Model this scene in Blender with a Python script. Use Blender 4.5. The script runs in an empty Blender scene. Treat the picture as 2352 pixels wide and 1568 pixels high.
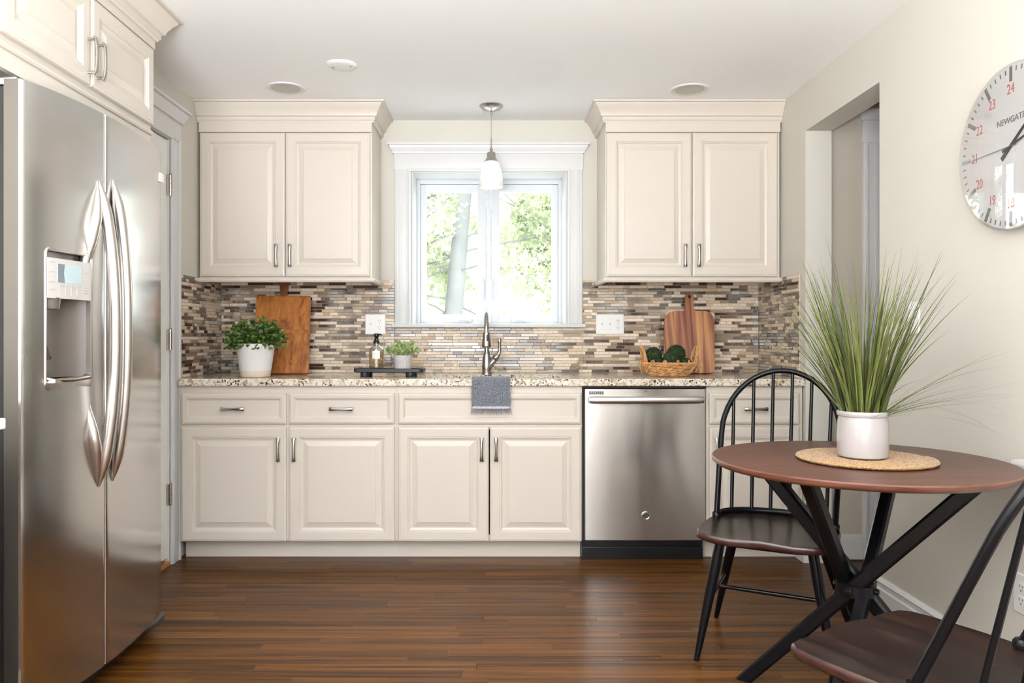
import bpy, bmesh, math, random
from mathutils import Vector, Matrix, noise
from math import pi, sin, cos, radians, sqrt

random.seed(7)
SC = bpy.context.scene
COL = SC.collection

# ------------------------------------------------------------------ camera
CAM_H = 1.114
F_PX = 1775.0
CX, CY = 1130.0, 775.0
cam_data = bpy.data.cameras.new('camera')
cam_data.sensor_width = 36.0
cam_data.lens = F_PX / 2352 * 36.0
cam_data.shift_x = (1176 - CX) / 2352
cam_data.shift_y = (CY - 784) / 2352
cam_data.clip_start = 0.05
cam = bpy.data.objects.new('camera', cam_data)
COL.objects.link(cam)
cam.location = (0, 0, CAM_H)
cam.rotation_euler = (pi / 2, 0, 0)
SC.camera = cam

# ------------------------------------------------------------------ world
world = bpy.data.worlds.new('sky')
SC.world = world
world.use_nodes = True
wn = world.node_tree
wn.nodes.clear()
wo = wn.nodes.new('ShaderNodeOutputWorld')
wb = wn.nodes.new('ShaderNodeBackground')
wb.inputs['Color'].default_value = (0.93, 0.97, 1.0, 1)
wb.inputs['Strength'].default_value = 6.5
wn.links.new(wb.outputs[0], wo.inputs[0])


def area(name, loc, rot, sx, sy, power, col=(1, 1, 1), spread=180):
    l = bpy.data.lights.new(name, 'AREA')
    l.shape = 'RECTANGLE'
    l.size, l.size_y = sx, sy
    l.energy = power
    l.color = col
    l.spread = radians(spread)
    o = bpy.data.objects.new(name, l)
    COL.objects.link(o)
    o.location = loc
    o.rotation_euler = rot
    return o


# fill lamps at the unseen windows added behind and beside the camera
area('rear_fill', (-0.3, -2.90, 1.35), (radians(90), 0, 0), 2.6, 1.7, 37, (0.95, 0.985, 1.0))
area('side_fill', (1.50, 0.10, 1.50), (0, radians(90), 0), 1.1, 0.52, 5.5, (0.95, 0.985, 1.0))
area('side_fill', (1.50, -0.63, 1.50), (0, radians(90), 0), 1.1, 0.56, 6, (0.95, 0.985, 1.0))
# uplight added behind the camera to brighten the ceiling, no lamp known there
area('ceiling_fill', (-0.4, -0.9, 1.0), (radians(180), 0, 0), 1.2, 1.2, 600, (0.95, 0.98, 1.0))
area('hall_fill', (2.6, 2.3, 2.2), (0, 0, 0), 0.5, 0.5, 2.2, (1, .96, .92))  # fill lamp added under the ceiling of the windowless hall

SC.view_settings.view_transform = 'Standard'
SC.view_settings.look = 'None'
SC.view_settings.exposure = 0.0
SC.view_settings.gamma = 1.0
SC.view_settings.use_curve_mapping = False
SC.cycles.use_denoising = True
SC.cycles.max_bounces = 8
SC.cycles.diffuse_bounces = 5
SC.cycles.glossy_bounces = 4
SC.cycles.transmission_bounces = 8
SC.cycles.transparent_max_bounces = 16
SC.cycles.caustics_reflective = False
SC.cycles.caustics_refractive = False
SC.cycles.sample_clamp_indirect = 6.0


# ------------------------------------------------------------------ materials
def new_mat(name):
    m = bpy.data.materials.new(name)
    m.use_nodes = True
    nt = m.node_tree
    b = nt.nodes['Principled BSDF']
    return m, nt, b


def N(nt, t, **kw):
    n = nt.nodes.new(t)
    for k, v in kw.items():
        if k in n.inputs:
            n.inputs[k].default_value = v
        else:
            setattr(n, k, v)
    return n


def coords(nt, scale=(1, 1, 1), rnd=True, rot=(0, 0, 0), out='Object'):
    tc = N(nt, 'ShaderNodeTexCoord')
    mp = N(nt, 'ShaderNodeMapping')
    mp.inputs['Scale'].default_value = scale
    mp.inputs['Rotation'].default_value = rot
    src = tc.outputs[out]
    if rnd:
        oi = N(nt, 'ShaderNodeObjectInfo')
        mu = N(nt, 'ShaderNodeMath', operation='MULTIPLY')
        nt.links.new(oi.outputs['Random'], mu.inputs[0])
        mu.inputs[1].default_value = 37.0
        ad = N(nt, 'ShaderNodeVectorMath', operation='ADD')
        nt.links.new(src, ad.inputs[0])
        nt.links.new(mu.outputs[0], ad.inputs[1])
        src = ad.outputs[0]
    nt.links.new(src, mp.inputs['Vector'])
    return mp.outputs[0]


def ramp(nt, fac, stops):
    r = N(nt, 'ShaderNodeValToRGB')
    e = r.color_ramp.elements
    while len(e) > 1:
        e.remove(e[-1])
    e[0].position, e[0].color = stops[0][0], (*stops[0][1], 1)
    for p, c in stops[1:]:
        x = e.new(p)
        x.color = (*c, 1)
    nt.links.new(fac, r.inputs[0])
    return r.outputs[0]


def bump(nt, b, height, strength=.2, dist=.002):
    bp = N(nt, 'ShaderNodeBump', Strength=strength, Distance=dist)
    nt.links.new(height, bp.inputs['Height'])
    nt.links.new(bp.outputs[0], b.inputs['Normal'])
    return bp


def paint(name, col, rough=.5, bscale=60, bstr=.05, var=.03, coat=0, spec=.5):
    m, nt, b = new_mat(name)
    v = coords(nt, rnd=False)
    n1 = N(nt, 'ShaderNodeTexNoise', Scale=1.7, Detail=3.0)
    nt.links.new(v, n1.inputs['Vector'])
    c0 = tuple(max(0, c * (1 - var)) for c in col)
    c1 = tuple(min(1, c * (1 + var)) for c in col)
    nt.links.new(ramp(nt, n1.outputs[0], [(.3, c0), (.7, c1)]), b.inputs['Base Color'])
    b.inputs['Roughness'].default_value = rough
    b.inputs['Specular IOR Level'].default_value = spec
    b.inputs['Coat Weight'].default_value = coat
    b.inputs['Coat Roughness'].default_value = .1
    n2 = N(nt, 'ShaderNodeTexNoise', Scale=bscale, Detail=2.0)
    nt.links.new(v, n2.inputs['Vector'])
    if bstr:
        bump(nt, b, n2.outputs[0], bstr, .001)
    return m


def metal(name, col, rough, aniso=0.0, rot=0.0, axis='Z', brush=None, brush_amt=.08):
    m, nt, b = new_mat(name)
    b.inputs['Base Color'].default_value = (*col, 1)
    b.inputs['Metallic'].default_value = 1
    b.inputs['Roughness'].default_value = rough
    b.inputs['Anisotropic'].default_value = aniso
    b.inputs['Anisotropic Rotation'].default_value = rot
    if aniso:
        t = N(nt, 'ShaderNodeCombineXYZ')
        t.inputs['XYZ'.index(axis)].default_value = 1.0
        nt.links.new(t.outputs[0], b.inputs['Tangent'])
    if brush:
        v = coords(nt, scale=brush, rnd=False)
        n = N(nt, 'ShaderNodeTexNoise', Scale=1.0, Detail=4.0)
        nt.links.new(v, n.inputs['Vector'])
        mr = N(nt, 'ShaderNodeMapRange')
        mr.inputs['To Min'].default_value = rough - brush_amt
        mr.inputs['To Max'].default_value = rough + brush_amt
        nt.links.new(n.outputs[0], mr.inputs['Value'])
        nt.links.new(mr.outputs[0], b.inputs['Roughness'])
    return m


def wood(name, cols, grain=(3, 60, 60), rough=.4, coat=0.0, rot=(0, 0, 0), dist=1.5, islands=False, figure=.5, coat_rough=.15):
    """grain runs along the axis with the smallest scale"""
    m, nt, b = new_mat(name)
    v = coords(nt, scale=grain, rot=rot)
    if islands:
        ge = N(nt, 'ShaderNodeNewGeometry')
        mu = N(nt, 'ShaderNodeMath', operation='MULTIPLY')
        nt.links.new(ge.outputs['Random Per Island'], mu.inputs[0])
        mu.inputs[1].default_value = 91.0
        ad = N(nt, 'ShaderNodeVectorMath', operation='ADD')
        nt.links.new(v, ad.inputs[0])
        nt.links.new(mu.outputs[0], ad.inputs[1])
        v = ad.outputs[0]
    n1 = N(nt, 'ShaderNodeTexNoise', Scale=1.0, Detail=6.0, Roughness=.6, Distortion=dist)
    nt.links.new(v, n1.inputs['Vector'])
    n2 = N(nt, 'ShaderNodeTexNoise', Scale=.18, Detail=2.0, Distortion=.6)
    nt.links.new(v, n2.inputs['Vector'])
    w = N(nt, 'ShaderNodeMath', operation='MULTIPLY')
    nt.links.new(n2.outputs[0], w.inputs[0])
    w.inputs[1].default_value = 14.0
    fr = N(nt, 'ShaderNodeMath', operation='SINE')
    w2 = N(nt, 'ShaderNodeMath', operation='MULTIPLY')
    nt.links.new(w.outputs[0], w2.inputs[0])
    w2.inputs[1].default_value = 2.4
    nt.links.new(w2.outputs[0], fr.inputs[0])
    mx = N(nt, 'ShaderNodeMath', operation='MULTIPLY_ADD')
    nt.links.new(fr.outputs[0], mx.inputs[0])
    mx.inputs[1].default_value = .12 * figure
    nt.links.new(n1.outputs[0], mx.inputs[2])
    fac = mx.outputs[0]
    col = ramp(nt, fac, [(.25, cols[0]), (.5, cols[1]), (.75, cols[2])])
    # tone from piece to piece
    oi = N(nt, 'ShaderNodeObjectInfo')
    tone = oi.outputs['Random']
    if islands:
        ge2 = N(nt, 'ShaderNodeNewGeometry')
        a2 = N(nt, 'ShaderNodeMath', operation='ADD')
        nt.links.new(ge2.outputs['Random Per Island'], a2.inputs[0])
        nt.links.new(tone, a2.inputs[1])
        f2 = N(nt, 'ShaderNodeMath', operation='FRACT')
        nt.links.new(a2.outputs[0], f2.inputs[0])
        mr = N(nt, 'ShaderNodeMapRange')
        nt.links.new(f2.outputs[0], mr.inputs['Value'])
        mr.inputs['To Min'].default_value = .72
        mr.inputs['To Max'].default_value = 1.28
        hs = N(nt, 'ShaderNodeHueSaturation')
        nt.links.new(col, hs.inputs['Color'])
        nt.links.new(mr.outputs[0], hs.inputs['Value'])
        col = hs.outputs[0]
    nt.links.new(col, b.inputs['Base Color'])
    b.inputs['Roughness'].default_value = rough
    b.inputs['Coat Weight'].default_value = coat
    b.inputs['Coat Roughness'].default_value = coat_rough
    bump(nt, b, fac, .12, .001)
    return m


def arch_glass(name, tint=(1, 1, 1), rough=.0, refl=1.0):
    m = bpy.data.materials.new(name)
    m.use_nodes = True
    nt = m.node_tree
    nt.nodes.clear()
    o = N(nt, 'ShaderNodeOutputMaterial')
    mix = N(nt, 'ShaderNodeMixShader')
    fr = N(nt, 'ShaderNodeFresnel', IOR=1.5)
    ge = N(nt, 'ShaderNodeNewGeometry')
    mb = N(nt, 'ShaderNodeMapRange')
    mb.inputs['To Min'].default_value = 1.5
    mb.inputs['To Max'].default_value = 0.6667
    nt.links.new(ge.outputs['Backfacing'], mb.inputs['Value'])
    nt.links.new(mb.outputs[0], fr.inputs['IOR'])
    tr = N(nt, 'ShaderNodeBsdfTransparent')
    tr.inputs[0].default_value = (*tint, 1)
    gl = N(nt, 'ShaderNodeBsdfGlossy', Roughness=rough)
    mu = N(nt, 'ShaderNodeMath', operation='MULTIPLY')
    mu.inputs[1].default_value = refl
    nt.links.new(fr.outputs[0], mu.inputs[0])
    cl = N(nt, 'ShaderNodeClamp')
    nt.links.new(mu.outputs[0], cl.inputs[0])
    nt.links.new(cl.outputs[0], mix.inputs[0])
    nt.links.new(tr.outputs[0], mix.inputs[1])
    nt.links.new(gl.outputs[0], mix.inputs[2])
    nt.links.new(mix.outputs[0], o.inputs[0])
    return m


def leafmat(name, c0, c1, trans=.3, rough=.5):
    m = bpy.data.materials.new(name)
    m.use_nodes = True
    nt = m.node_tree
    nt.nodes.clear()
    o = N(nt, 'ShaderNodeOutputMaterial')
    ge = N(nt, 'ShaderNodeNewGeometry')
    col = ramp(nt, ge.outputs['Random Per Island'], [(0, c0), (1, c1)])
    p = N(nt, 'ShaderNodeBsdfPrincipled')
    p.inputs['Roughness'].default_value = rough
    nt.links.new(col, p.inputs['Base Color'])
    t = N(nt, 'ShaderNodeBsdfTranslucent')
    nt.links.new(col, t.inputs[0])
    mix = N(nt, 'ShaderNodeMixShader')
    mix.inputs[0].default_value = trans
    nt.links.new(p.outputs[0], mix.inputs[1])
    nt.links.new(t.outputs[0], mix.inputs[2])
    nt.links.new(mix.outputs[0], o.inputs[0])
    return m


def granite_mat():
    m, nt, b = new_mat('granite')
    v = coords(nt, rnd=False)
    v1 = N(nt, 'ShaderNodeTexVoronoi', Scale=150.0)
    v1.inputs['Randomness'].default_value = 1
    n0 = N(nt, 'ShaderNodeTexNoise', Scale=48.0, Detail=5.0, Distortion=1.0)
    nt.links.new(v, n0.inputs['Vector'])
    nt.links.new(v, v1.inputs['Vector'])
    base = ramp(nt, n0.outputs[0], [(.30, (.30, .20, .13)), (.42, (.52, .42, .31)), (.52, (.72, .66, .56)), (.68, (.80, .76, .68))])
    hsv = N(nt, 'ShaderNodeSeparateColor')
    nt.links.new(v1.outputs['Color'], hsv.inputs[0])
    sp = ramp(nt, hsv.outputs[0], [(0, (.05, .03, .025)), (.10, (.06, .035, .03)), (.14, (.30, .16, .11)), (.20, (1, 1, 1)), (1, (1, 1, 1))])
    n3 = N(nt, 'ShaderNodeTexNoise', Scale=9.0, Detail=2.0)
    nt.links.new(v, n3.inputs['Vector'])
    cl = ramp(nt, n3.outputs[0], [(.42, (0, 0, 0)), (.52, (1, 1, 1))])
    mx0 = N(nt, 'ShaderNodeMix', data_type='RGBA', blend_type='MIX')
    nt.links.new(cl, mx0.inputs[0])
    mx0.inputs[6].default_value = (1, 1, 1, 1)
    nt.links.new(sp, mx0.inputs[7])
    mx = N(nt, 'ShaderNodeMix', data_type='RGBA', blend_type='MULTIPLY')
    mx.inputs[0].default_value = 1
    nt.links.new(base, mx.inputs[6])
    nt.links.new(mx0.outputs[2], mx.inputs[7])
    nt.links.new(mx.outputs[2], b.inputs['Base Color'])
    b.inputs['Roughness'].default_value = .12
    return m


def stone_mat(name, stops, scale, rough, dist=2.0, coat=0.0):
    m, nt, b = new_mat(name)
    v = coords(nt, rnd=True)
    ge = N(nt, 'ShaderNodeNewGeometry')
    mu = N(nt, 'ShaderNodeMath', operation='MULTIPLY')
    nt.links.new(ge.outputs['Random Per Island'], mu.inputs[0])
    mu.inputs[1].default_value = 17.0
    ad = N(nt, 'ShaderNodeVectorMath', operation='ADD')
    nt.links.new(v, ad.inputs[0])
    nt.links.new(mu.outputs[0], ad.inputs[1])
    n = N(nt, 'ShaderNodeTexNoise', Scale=scale, Detail=4.0, Distortion=dist)
    nt.links.new(ad.outputs[0], n.inputs['Vector'])
    col = ramp(nt, n.outputs[0], stops)
    hs = N(nt, 'ShaderNodeHueSaturation')
    mr = N(nt, 'ShaderNodeMapRange')
    oi = N(nt, 'ShaderNodeObjectInfo')
    a2 = N(nt, 'ShaderNodeMath', operation='ADD')
    nt.links.new(ge.outputs['Random Per Island'], a2.inputs[0])
    nt.links.new(oi.outputs['Random'], a2.inputs[1])
    f2 = N(nt, 'ShaderNodeMath', operation='FRACT')
    nt.links.new(a2.outputs[0], f2.inputs[0])
    nt.links.new(f2.outputs[0], mr.inputs['Value'])
    mr.inputs['To Min'].default_value = .82
    mr.inputs['To Max'].default_value = 1.15
    nt.links.new(mr.outputs[0], hs.inputs['Value'])
    nt.links.new(col, hs.inputs['Color'])
    nt.links.new(hs.outputs[0], b.inputs['Base Color'])
    b.inputs['Roughness'].default_value = rough
    b.inputs['Coat Weight'].default_value = coat
    b.inputs['Coat Roughness'].default_value = .05
    bump(nt, b, n.outputs[0], .1, .001)
    return m


def cloth_mat(name, c0, c1, scale=900):
    m, nt, b = new_mat(name)
    v = coords(nt, rnd=False)
    n = N(nt, 'ShaderNodeTexNoise', Scale=scale, Detail=2.0)
    nt.links.new(v, n.inputs['Vector'])
    nt.links.new(ramp(nt, n.outputs[0], [(.40, c0), (.60, c1)]), b.inputs['Base Color'])
    b.inputs['Roughness'].default_value = .9
    b.inputs['Sheen Weight'].default_value = .2
    bump(nt, b, n.outputs[0], .6, .002)
    return m


M = {}
M['wall'] = paint('wall_paint', (.63, .605, .545), .62, 90, .06, .015)
M['ceiling'] = paint('ceiling_paint', (.92, .925, .925), .75, 90, .04, .01)
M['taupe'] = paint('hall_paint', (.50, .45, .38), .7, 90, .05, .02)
M['cab'] = paint('cabinet_enamel', (.645, .585, .52), .33, 15, .02, .012)
M['trim'] = paint('trim_white', (.69, .695, .70), .35, 20, .02, .01)
M['doorpaint'] = paint('door_white', (.86, .87, .85), .35, 20, .02, .01)
M['vinyl'] = paint('window_vinyl', (.70, .73, .77), .35, 20, .0, .01)
M['plate'] = paint('plate_white', (.84, .84, .84), .3, 20, 0, .005)
M['dark'] = paint('dark_gap', (.012, .011, .010), .8, 20, 0, .01)
M['black'] = paint('black_metal', (.004, .004, .005), .22, 120, .03, .1, spec=.22)
M['blackplastic'] = paint('black_plastic', (.005, .005, .006), .25, 40, .05, .1)
M['tray'] = paint('black_tray_paint', (.015, .016, .018), .45, 90, .1, .1)
M['ceramic'] = paint('white_ceramic', (.385, .355, .35), .2, 10, 0, .01, coat=.25)
M['potwhite'] = paint('pot_glaze', (.78, .77, .765), .35, 40, .03, .01)
M['potbase'] = paint('pot_clay', (.70, .60, .50), .6, 60, .05, .03)
M['grout'] = paint('grout', (.52, .46, .38), .8, 300, .2, .05)
M['soil'] = paint('soil', (.05, .035, .025), .9, 200, .8, .3)
M['ss_h'] = metal('stainless_horizontal_brush', (.62, .60, .58), .21, .9, 0.0, 'Z')
M['ss_v'] = metal('stainless_vertical_brush', (.62, .61, .595), .19, .85, 0.0, 'Y', (700, 700, 2), .015)
M['ss_side'] = metal('stainless_plain', (.62, .585, .555), .32)
M['ss_edge'] = metal('stainless_door_edge', (.15, .135, .12), .6)
M['nickel'] = metal('brushed_nickel', (.50, .465, .43), .26)
M['faucet'] = metal('faucet_nickel', (.42, .40, .37), .22)
M['chrome'] = metal('chrome', (.75, .75, .75), .08)
M['sink'] = metal('sink_steel', (.6, .6, .6), .3)
M['granite'] = granite_mat()
M['floor'] = wood('oak_floor_stain', [(.020, .0075, .0018), (.088, .032, .0055), (.130, .052, .010)], (1.3, 50, 50), .32, .025, islands=True, figure=1.0, dist=.8, coat_rough=.16)
M['floor'].node_tree.nodes['Principled BSDF'].inputs['Specular IOR Level'].default_value = .09
M['subfloor'] = paint('floor_gap', (.04, .018, .008), .8, 30, 0, .05)
M['oak'] = wood('oak_threshold', [(.22, .09, .03), (.38, .17, .06), (.50, .25, .1)], (60, 4, 60), .4)
M['walnut'] = wood('walnut_top', [(.050, .017, .010), (.085, .030, .018), (.115, .045, .026)], (2.0, 26, 26), .40, .0, figure=.6)
M['walnut_edge'] = wood('walnut_edge', [(.065, .022, .014), (.115, .042, .026), (.16, .062, .038)], (6, 6, 60), .35, .2)
M['seat'] = wood('seat_stain', [(.008, .005, .005), (.015, .008, .0065), (.034, .017, .013)], (28, 3.0, 28), .32, .12, figure=.8)
M['seat_edge'] = wood('seat_edge', [(.015, .006, .005), (.040, .014, .012), (.06, .024, .020)], (8, 8, 40), .35, .3)
M['pine'] = wood('pine_board', [(.20, .060, .012), (.36, .125, .028), (.50, .20, .05)], (34, 34, 3.5), .42, .1, figure=.9)
M['pine_handle'] = wood('pine_handle', [(.10, .035, .018), (.19, .07, .03), (.27, .11, .05)], (34, 34, 3.5), .42, .1)
M['straw'] = cloth_mat('seagrass', (.22, .115, .042), (.42, .25, .105), 260)
M['wicker'] = cloth_mat('wicker', (.42, .20, .065), (.62, .34, .13), 45)
M['towel'] = cloth_mat('towel_weave', (.05, .055, .07), (.25, .265, .305), 420)
M['towel_band'] = cloth_mat('towel_band', (.50, .50, .58), (.62, .62, .70), 300)
M['knit'] = cloth_mat('knit_ceramic', (.40, .37, .37), (.66, .64, .65), 330)
M['glass_window'] = arch_glass('window_glass', (.98, 1, .995), 0, .1)
M['glass_clock'] = arch_glass('clock_glass', (1, 1, 1), 0.02, 1.5)
M['glass_bottle'] = arch_glass('bottle_glass', (.93, .93, .90), .02, 2.0)
M['soap'] = arch_glass('soap_liquid', (.93, .86, .72), .1, .3)
M['clockface'] = paint('clock_face', (.63, .61, .61), .4, 20, 0, .01)
M['tick'] = paint('clock_tick', (.07, .07, .07), .5, 20, 0, .1)
M['tick_pale'] = paint('clock_tick_pale', (.30, .36, .38), .5, 20, 0, .05)
M['clockred'] = paint('clock_red', (.42, .07, .06), .5, 20, 0, .1)
M['print'] = paint('print_grey', (.42, .42, .43), .5, 20, 0, .05)
M['panel'] = paint('dispenser_panel', (.52, .50, .475), .3, 20, 0, .01)
M['lcd'] = paint('dispenser_screen', (.46, .58, .62), .12, 4, 0, .15)
M['lcd_dark'] = paint('dispenser_screen_dark', (.16, .20, .22), .15, 4, 0, .1)
M['recess'] = paint('dispenser_recess', (.115, .098, .085), .32, 20, 0, .02)
M['leaf_big'] = leafmat('leaf_dark', (.010, .034, .009), (.17, .28, .05), .25, .35)
M['leaf_small'] = leafmat('leaf_pale', (.14, .24, .10), (.62, .70, .30), .3, .5)
M['blade'] = leafmat('grass_blade', (.012, .024, .007), (.20, .23, .060), .2, .45)
M['moss'] = leafmat('moss_ball', (.008, .022, .005), (.07, .13, .02), .1, .9)
M['mosscore'] = paint('moss_core', (.008, .018, .006), .95, 120, 1.0, .5)
M['maple'] = leafmat('maple_leaf_paled', (.37, .41, .26), (.55, .58, .42), .4, .6)  # leaves coloured paler to stand in for overexposed glare
M['bark'] = paint('bark', (.24, .24, .25), .9, 20, .8, .3)
M['lawn'] = paint('lawn', (.34, .42, .22), .95, 40, .3, .2)
M['siding'] = paint('garage_siding', (.24, .25, .27), .6, 10, 0, .02)
M['roof'] = paint('garage_roof', (.5, .5, .52), .8, 30, .2, .1)
# shade of frosted white glass: part diffuse, part translucent
m = bpy.data.materials.new('frosted_glass')
m.use_nodes = True
nt = m.node_tree
b = nt.nodes['Principled BSDF']
b.inputs['Base Color'].default_value = (.93, .93, .92, 1)
b.inputs['Roughness'].default_value = .3
_t = N(nt, 'ShaderNodeBsdfTranslucent')
_t.inputs[0].default_value = (.85, .84, .83, 1)
_x = N(nt, 'ShaderNodeMixShader')
_x.inputs[0].default_value = .5
nt.links.new(b.outputs[0], _x.inputs[1])
nt.links.new(_t.outputs[0], _x.inputs[2])
nt.links.new(_x.outputs[0], nt.nodes['Material Output'].inputs[0])
M['frost'] = m
m, nt, b = new_mat('pendant_bulb')
b.inputs['Base Color'].default_value = (1, 1, 1, 1)
b.inputs['Emission Color'].default_value = (1, .93, .85, 1)
b.inputs['Emission Strength'].default_value = 8
M['bulb'] = m
# acacia board with bold stripes
m, nt, b = new_mat('acacia_board')
v = coords(nt, scale=(30, 1, 1.1), rnd=False)
n = N(nt, 'ShaderNodeTexNoise', Scale=1.0, Detail=3.0, Distortion=.5)
nt.links.new(v, n.inputs['Vector'])
v2 = coords(nt, scale=(220, 30, 6), rnd=False)
n2 = N(nt, 'ShaderNodeTexNoise', Scale=1.0, Detail=3.0)
nt.links.new(v2, n2.inputs['Vector'])
ma = N(nt, 'ShaderNodeMath', operation='MULTIPLY_ADD')
nt.links.new(n2.outputs[0], ma.inputs[0])
ma.inputs[1].default_value = .12
nt.links.new(n.outputs[0], ma.inputs[2])
nt.links.new(ramp(nt, ma.outputs[0], [(.38, (.10, .034, .022)), (.48, (.20, .068, .038)), (.58, (.30, .115, .060)), (.68, (.46, .22, .10)), (.8, (.56, .30, .14))]), b.inputs['Base Color'])
b.inputs['Roughness'].default_value = .45
M['acacia'] = m
M['t_cream'] = stone_mat('tile_travertine', [(.3, (.56, .44, .33)), (.5, (.74, .62, .50)), (.7, (.80, .70, .58))], 45, .45)
M['t_tan'] = stone_mat('tile_tan', [(.3, (.46, .32, .20)), (.6, (.60, .44, .30)), (.8, (.66, .52, .38))], 45, .45)
M['t_taupe'] = stone_mat('tile_taupe_glass', [(.3, (.27, .20, .14)), (.7, (.35, .265, .19))], 12, .08, 1, .6)
M['t_brown'] = stone_mat('tile_brown_glass', [(.3, (.050, .028, .021)), (.7, (.095, .058, .044))], 12, .08, 1, .6)
M['t_marble'] = stone_mat('tile_emperador', [(.40, (.060, .030, .020)), (.52, (.16, .085, .055)), (.585, (.20, .11, .075)), (.61, (.55, .42, .32)), (.66, (.2, .11, .07))], 55, .25, 3.0, .3)


# ------------------------------------------------------------------ mesh building
WLOC = {}


class MB:
    def __init__(s):
        s.v, s.f, s.m, s.mi = [], [], [], 0

    def add(s, verts, faces):
        o = len(s.v)
        s.v += [tuple(p) for p in verts]
        s.f += [tuple(i + o for i in f) for f in faces]
        s.m += [s.mi] * len(faces)
        return s

    def box(s, a, b, bev=0.0):
        x0, y0, z0 = [min(a[i], b[i]) for i in range(3)]
        x1, y1, z1 = [max(a[i], b[i]) for i in range(3)]
        if bev <= 0:
            v = [(x0, y0, z0), (x1, y0, z0), (x1, y1, z0), (x0, y1, z0), (x0, y0, z1), (x1, y0, z1), (x1, y1, z1), (x0, y1, z1)]
            return s.add(v, [(0, 3, 2, 1), (4, 5, 6, 7), (0, 1, 5, 4), (1, 2, 6, 5), (2, 3, 7, 6), (3, 0, 4, 7)])
        bm = bmesh.new()
        bmesh.ops.create_cube(bm, size=1)
        for q in bm.verts:
            q.co = ((x0 + x1) / 2 + q.co.x * (x1 - x0), (y0 + y1) / 2 + q.co.y * (y1 - y0), (z0 + z1) / 2 + q.co.z * (z1 - z0))
        bev = min(bev, .49 * min(x1 - x0, y1 - y0, z1 - z0))
        bmesh.ops.bevel(bm, geom=list(bm.edges), offset=bev, segments=2, profile=.6, affect='EDGES')
        s.bm(bm)
        return s

    def bm(s, bm, mat=None):
        bm.verts.index_update()
        s.add([(mat @ q.co) if mat else q.co.copy() for q in bm.verts], [[q.index for q in f.verts] for f in bm.faces])
        bm.free()
        return s

    def rings(s, rings, closed=True, cap0=True, cap1=True, loop=False):
        n = len(rings[0])
        v = [p for r in rings for p in r]
        f = []
        R = len(rings)
        for i in range(R if loop else R - 1):
            j = (i + 1) % R
            for k in range(n if closed else n - 1):
                k2 = (k + 1) % n
                f.append((i * n + k, i * n + k2, j * n + k2, j * n + k))
        if not loop and closed:
            if cap0:
                f.append(tuple(reversed(range(n))))
            if cap1:
                f.append(tuple(range((R - 1) * n, R * n)))
        return s.add(v, f)

    def tube(s, path, r, seg=10, cap=True, loop=False, flat=None, up=None):
        P = [Vector(p) for p in path]
        n = len(P)
        R = [r] * n if isinstance(r, (int, float)) else list(r)
        rings = []
        prev = None
        for i in range(n):
            a = P[(i - 1) % n] if (loop or i > 0) else P[i]
            c = P[(i + 1) % n] if (loop or i < n - 1) else P[i]
            t = (c - a)
            if t.length < 1e-9:
                t = Vector((0, 0, 1))
            t.normalize()
            if up is not None:
                side = t.cross(Vector(up))
                if side.length < 1e-6:
                    side = t.orthogonal()
                side.normalize()
            elif prev is None:
                side = t.orthogonal().normalized()
            else:
                side = prev - t * prev.dot(t)
                side = side.normalized() if side.length > 1e-6 else t.orthogonal().normalized()
            prev = side
            w = side.cross(t)
            fl = 1.0 if flat is None else (flat if isinstance(flat, (int, float)) else flat[i])
            rings.append([P[i] + side * (R[i] * cos(2 * pi * k / seg)) + w * (R[i] * fl * sin(2 * pi * k / seg)) for k in range(seg)])
        return s.rings(rings, True, cap, cap, loop)

    def lathe(s, prof, seg=32, c=(0, 0, 0), mat=None, cap=True):
        rings = []
        for r, z in prof:
            rings.append([Vector((r * cos(2 * pi * k / seg), r * sin(2 * pi * k / seg), z)) for k in range(seg)])
        C = Vector(c)
        if mat is not None:
            rings = [[mat @ p for p in q] for q in rings]
        rings = [[p + C for p in q] for q in rings]
        return s.rings(rings, True, cap, cap)

    def prism(s, poly, fn, d0, d1):
        """poly of (a,b); fn(a,b,d)->point"""
        n = len(poly)
        v = [fn(a, b, d0) for a, b in poly] + [fn(a, b, d1) for a, b in poly]
        f = [tuple(range(n - 1, -1, -1)), tuple(range(n, 2 * n))]
        f += [(i, (i + 1) % n, n + (i + 1) % n, n + i) for i in range(n)]
        return s.add(v, f)

    def sweep(s, path, prof, closed_prof=True):
        """path: list of (x,y); prof: list of (out,z), outward = right-hand side of travel. mitred corners"""
        P = [Vector(p) for p in path]
        rings = []
        for i, p in enumerate(P):
            d0 = (p - P[i - 1]).normalized() if i > 0 else None
            d1 = (P[i + 1] - p).normalized() if i < len(P) - 1 else None
            r0 = Vector((d0.y, -d0.x)) if d0 else None
            r1 = Vector((d1.y, -d1.x)) if d1 else None
            if r0 is None:
                o = r1
            elif r1 is None:
                o = r0
            else:
                o = (r0 + r1)
                o = o / (1 + r0.dot(r1))
            rings.append([(p.x + o.x * a, p.y + o.y * a, z) for a, z in prof])
        return s.rings(rings, closed_prof)

    def mirror_x(s):
        o = MB()
        o.v = [(-x, y, z) for x, y, z in s.v]
        o.f = [tuple(reversed(f)) for f in s.f]
        o.m = list(s.m)
        return o


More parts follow.
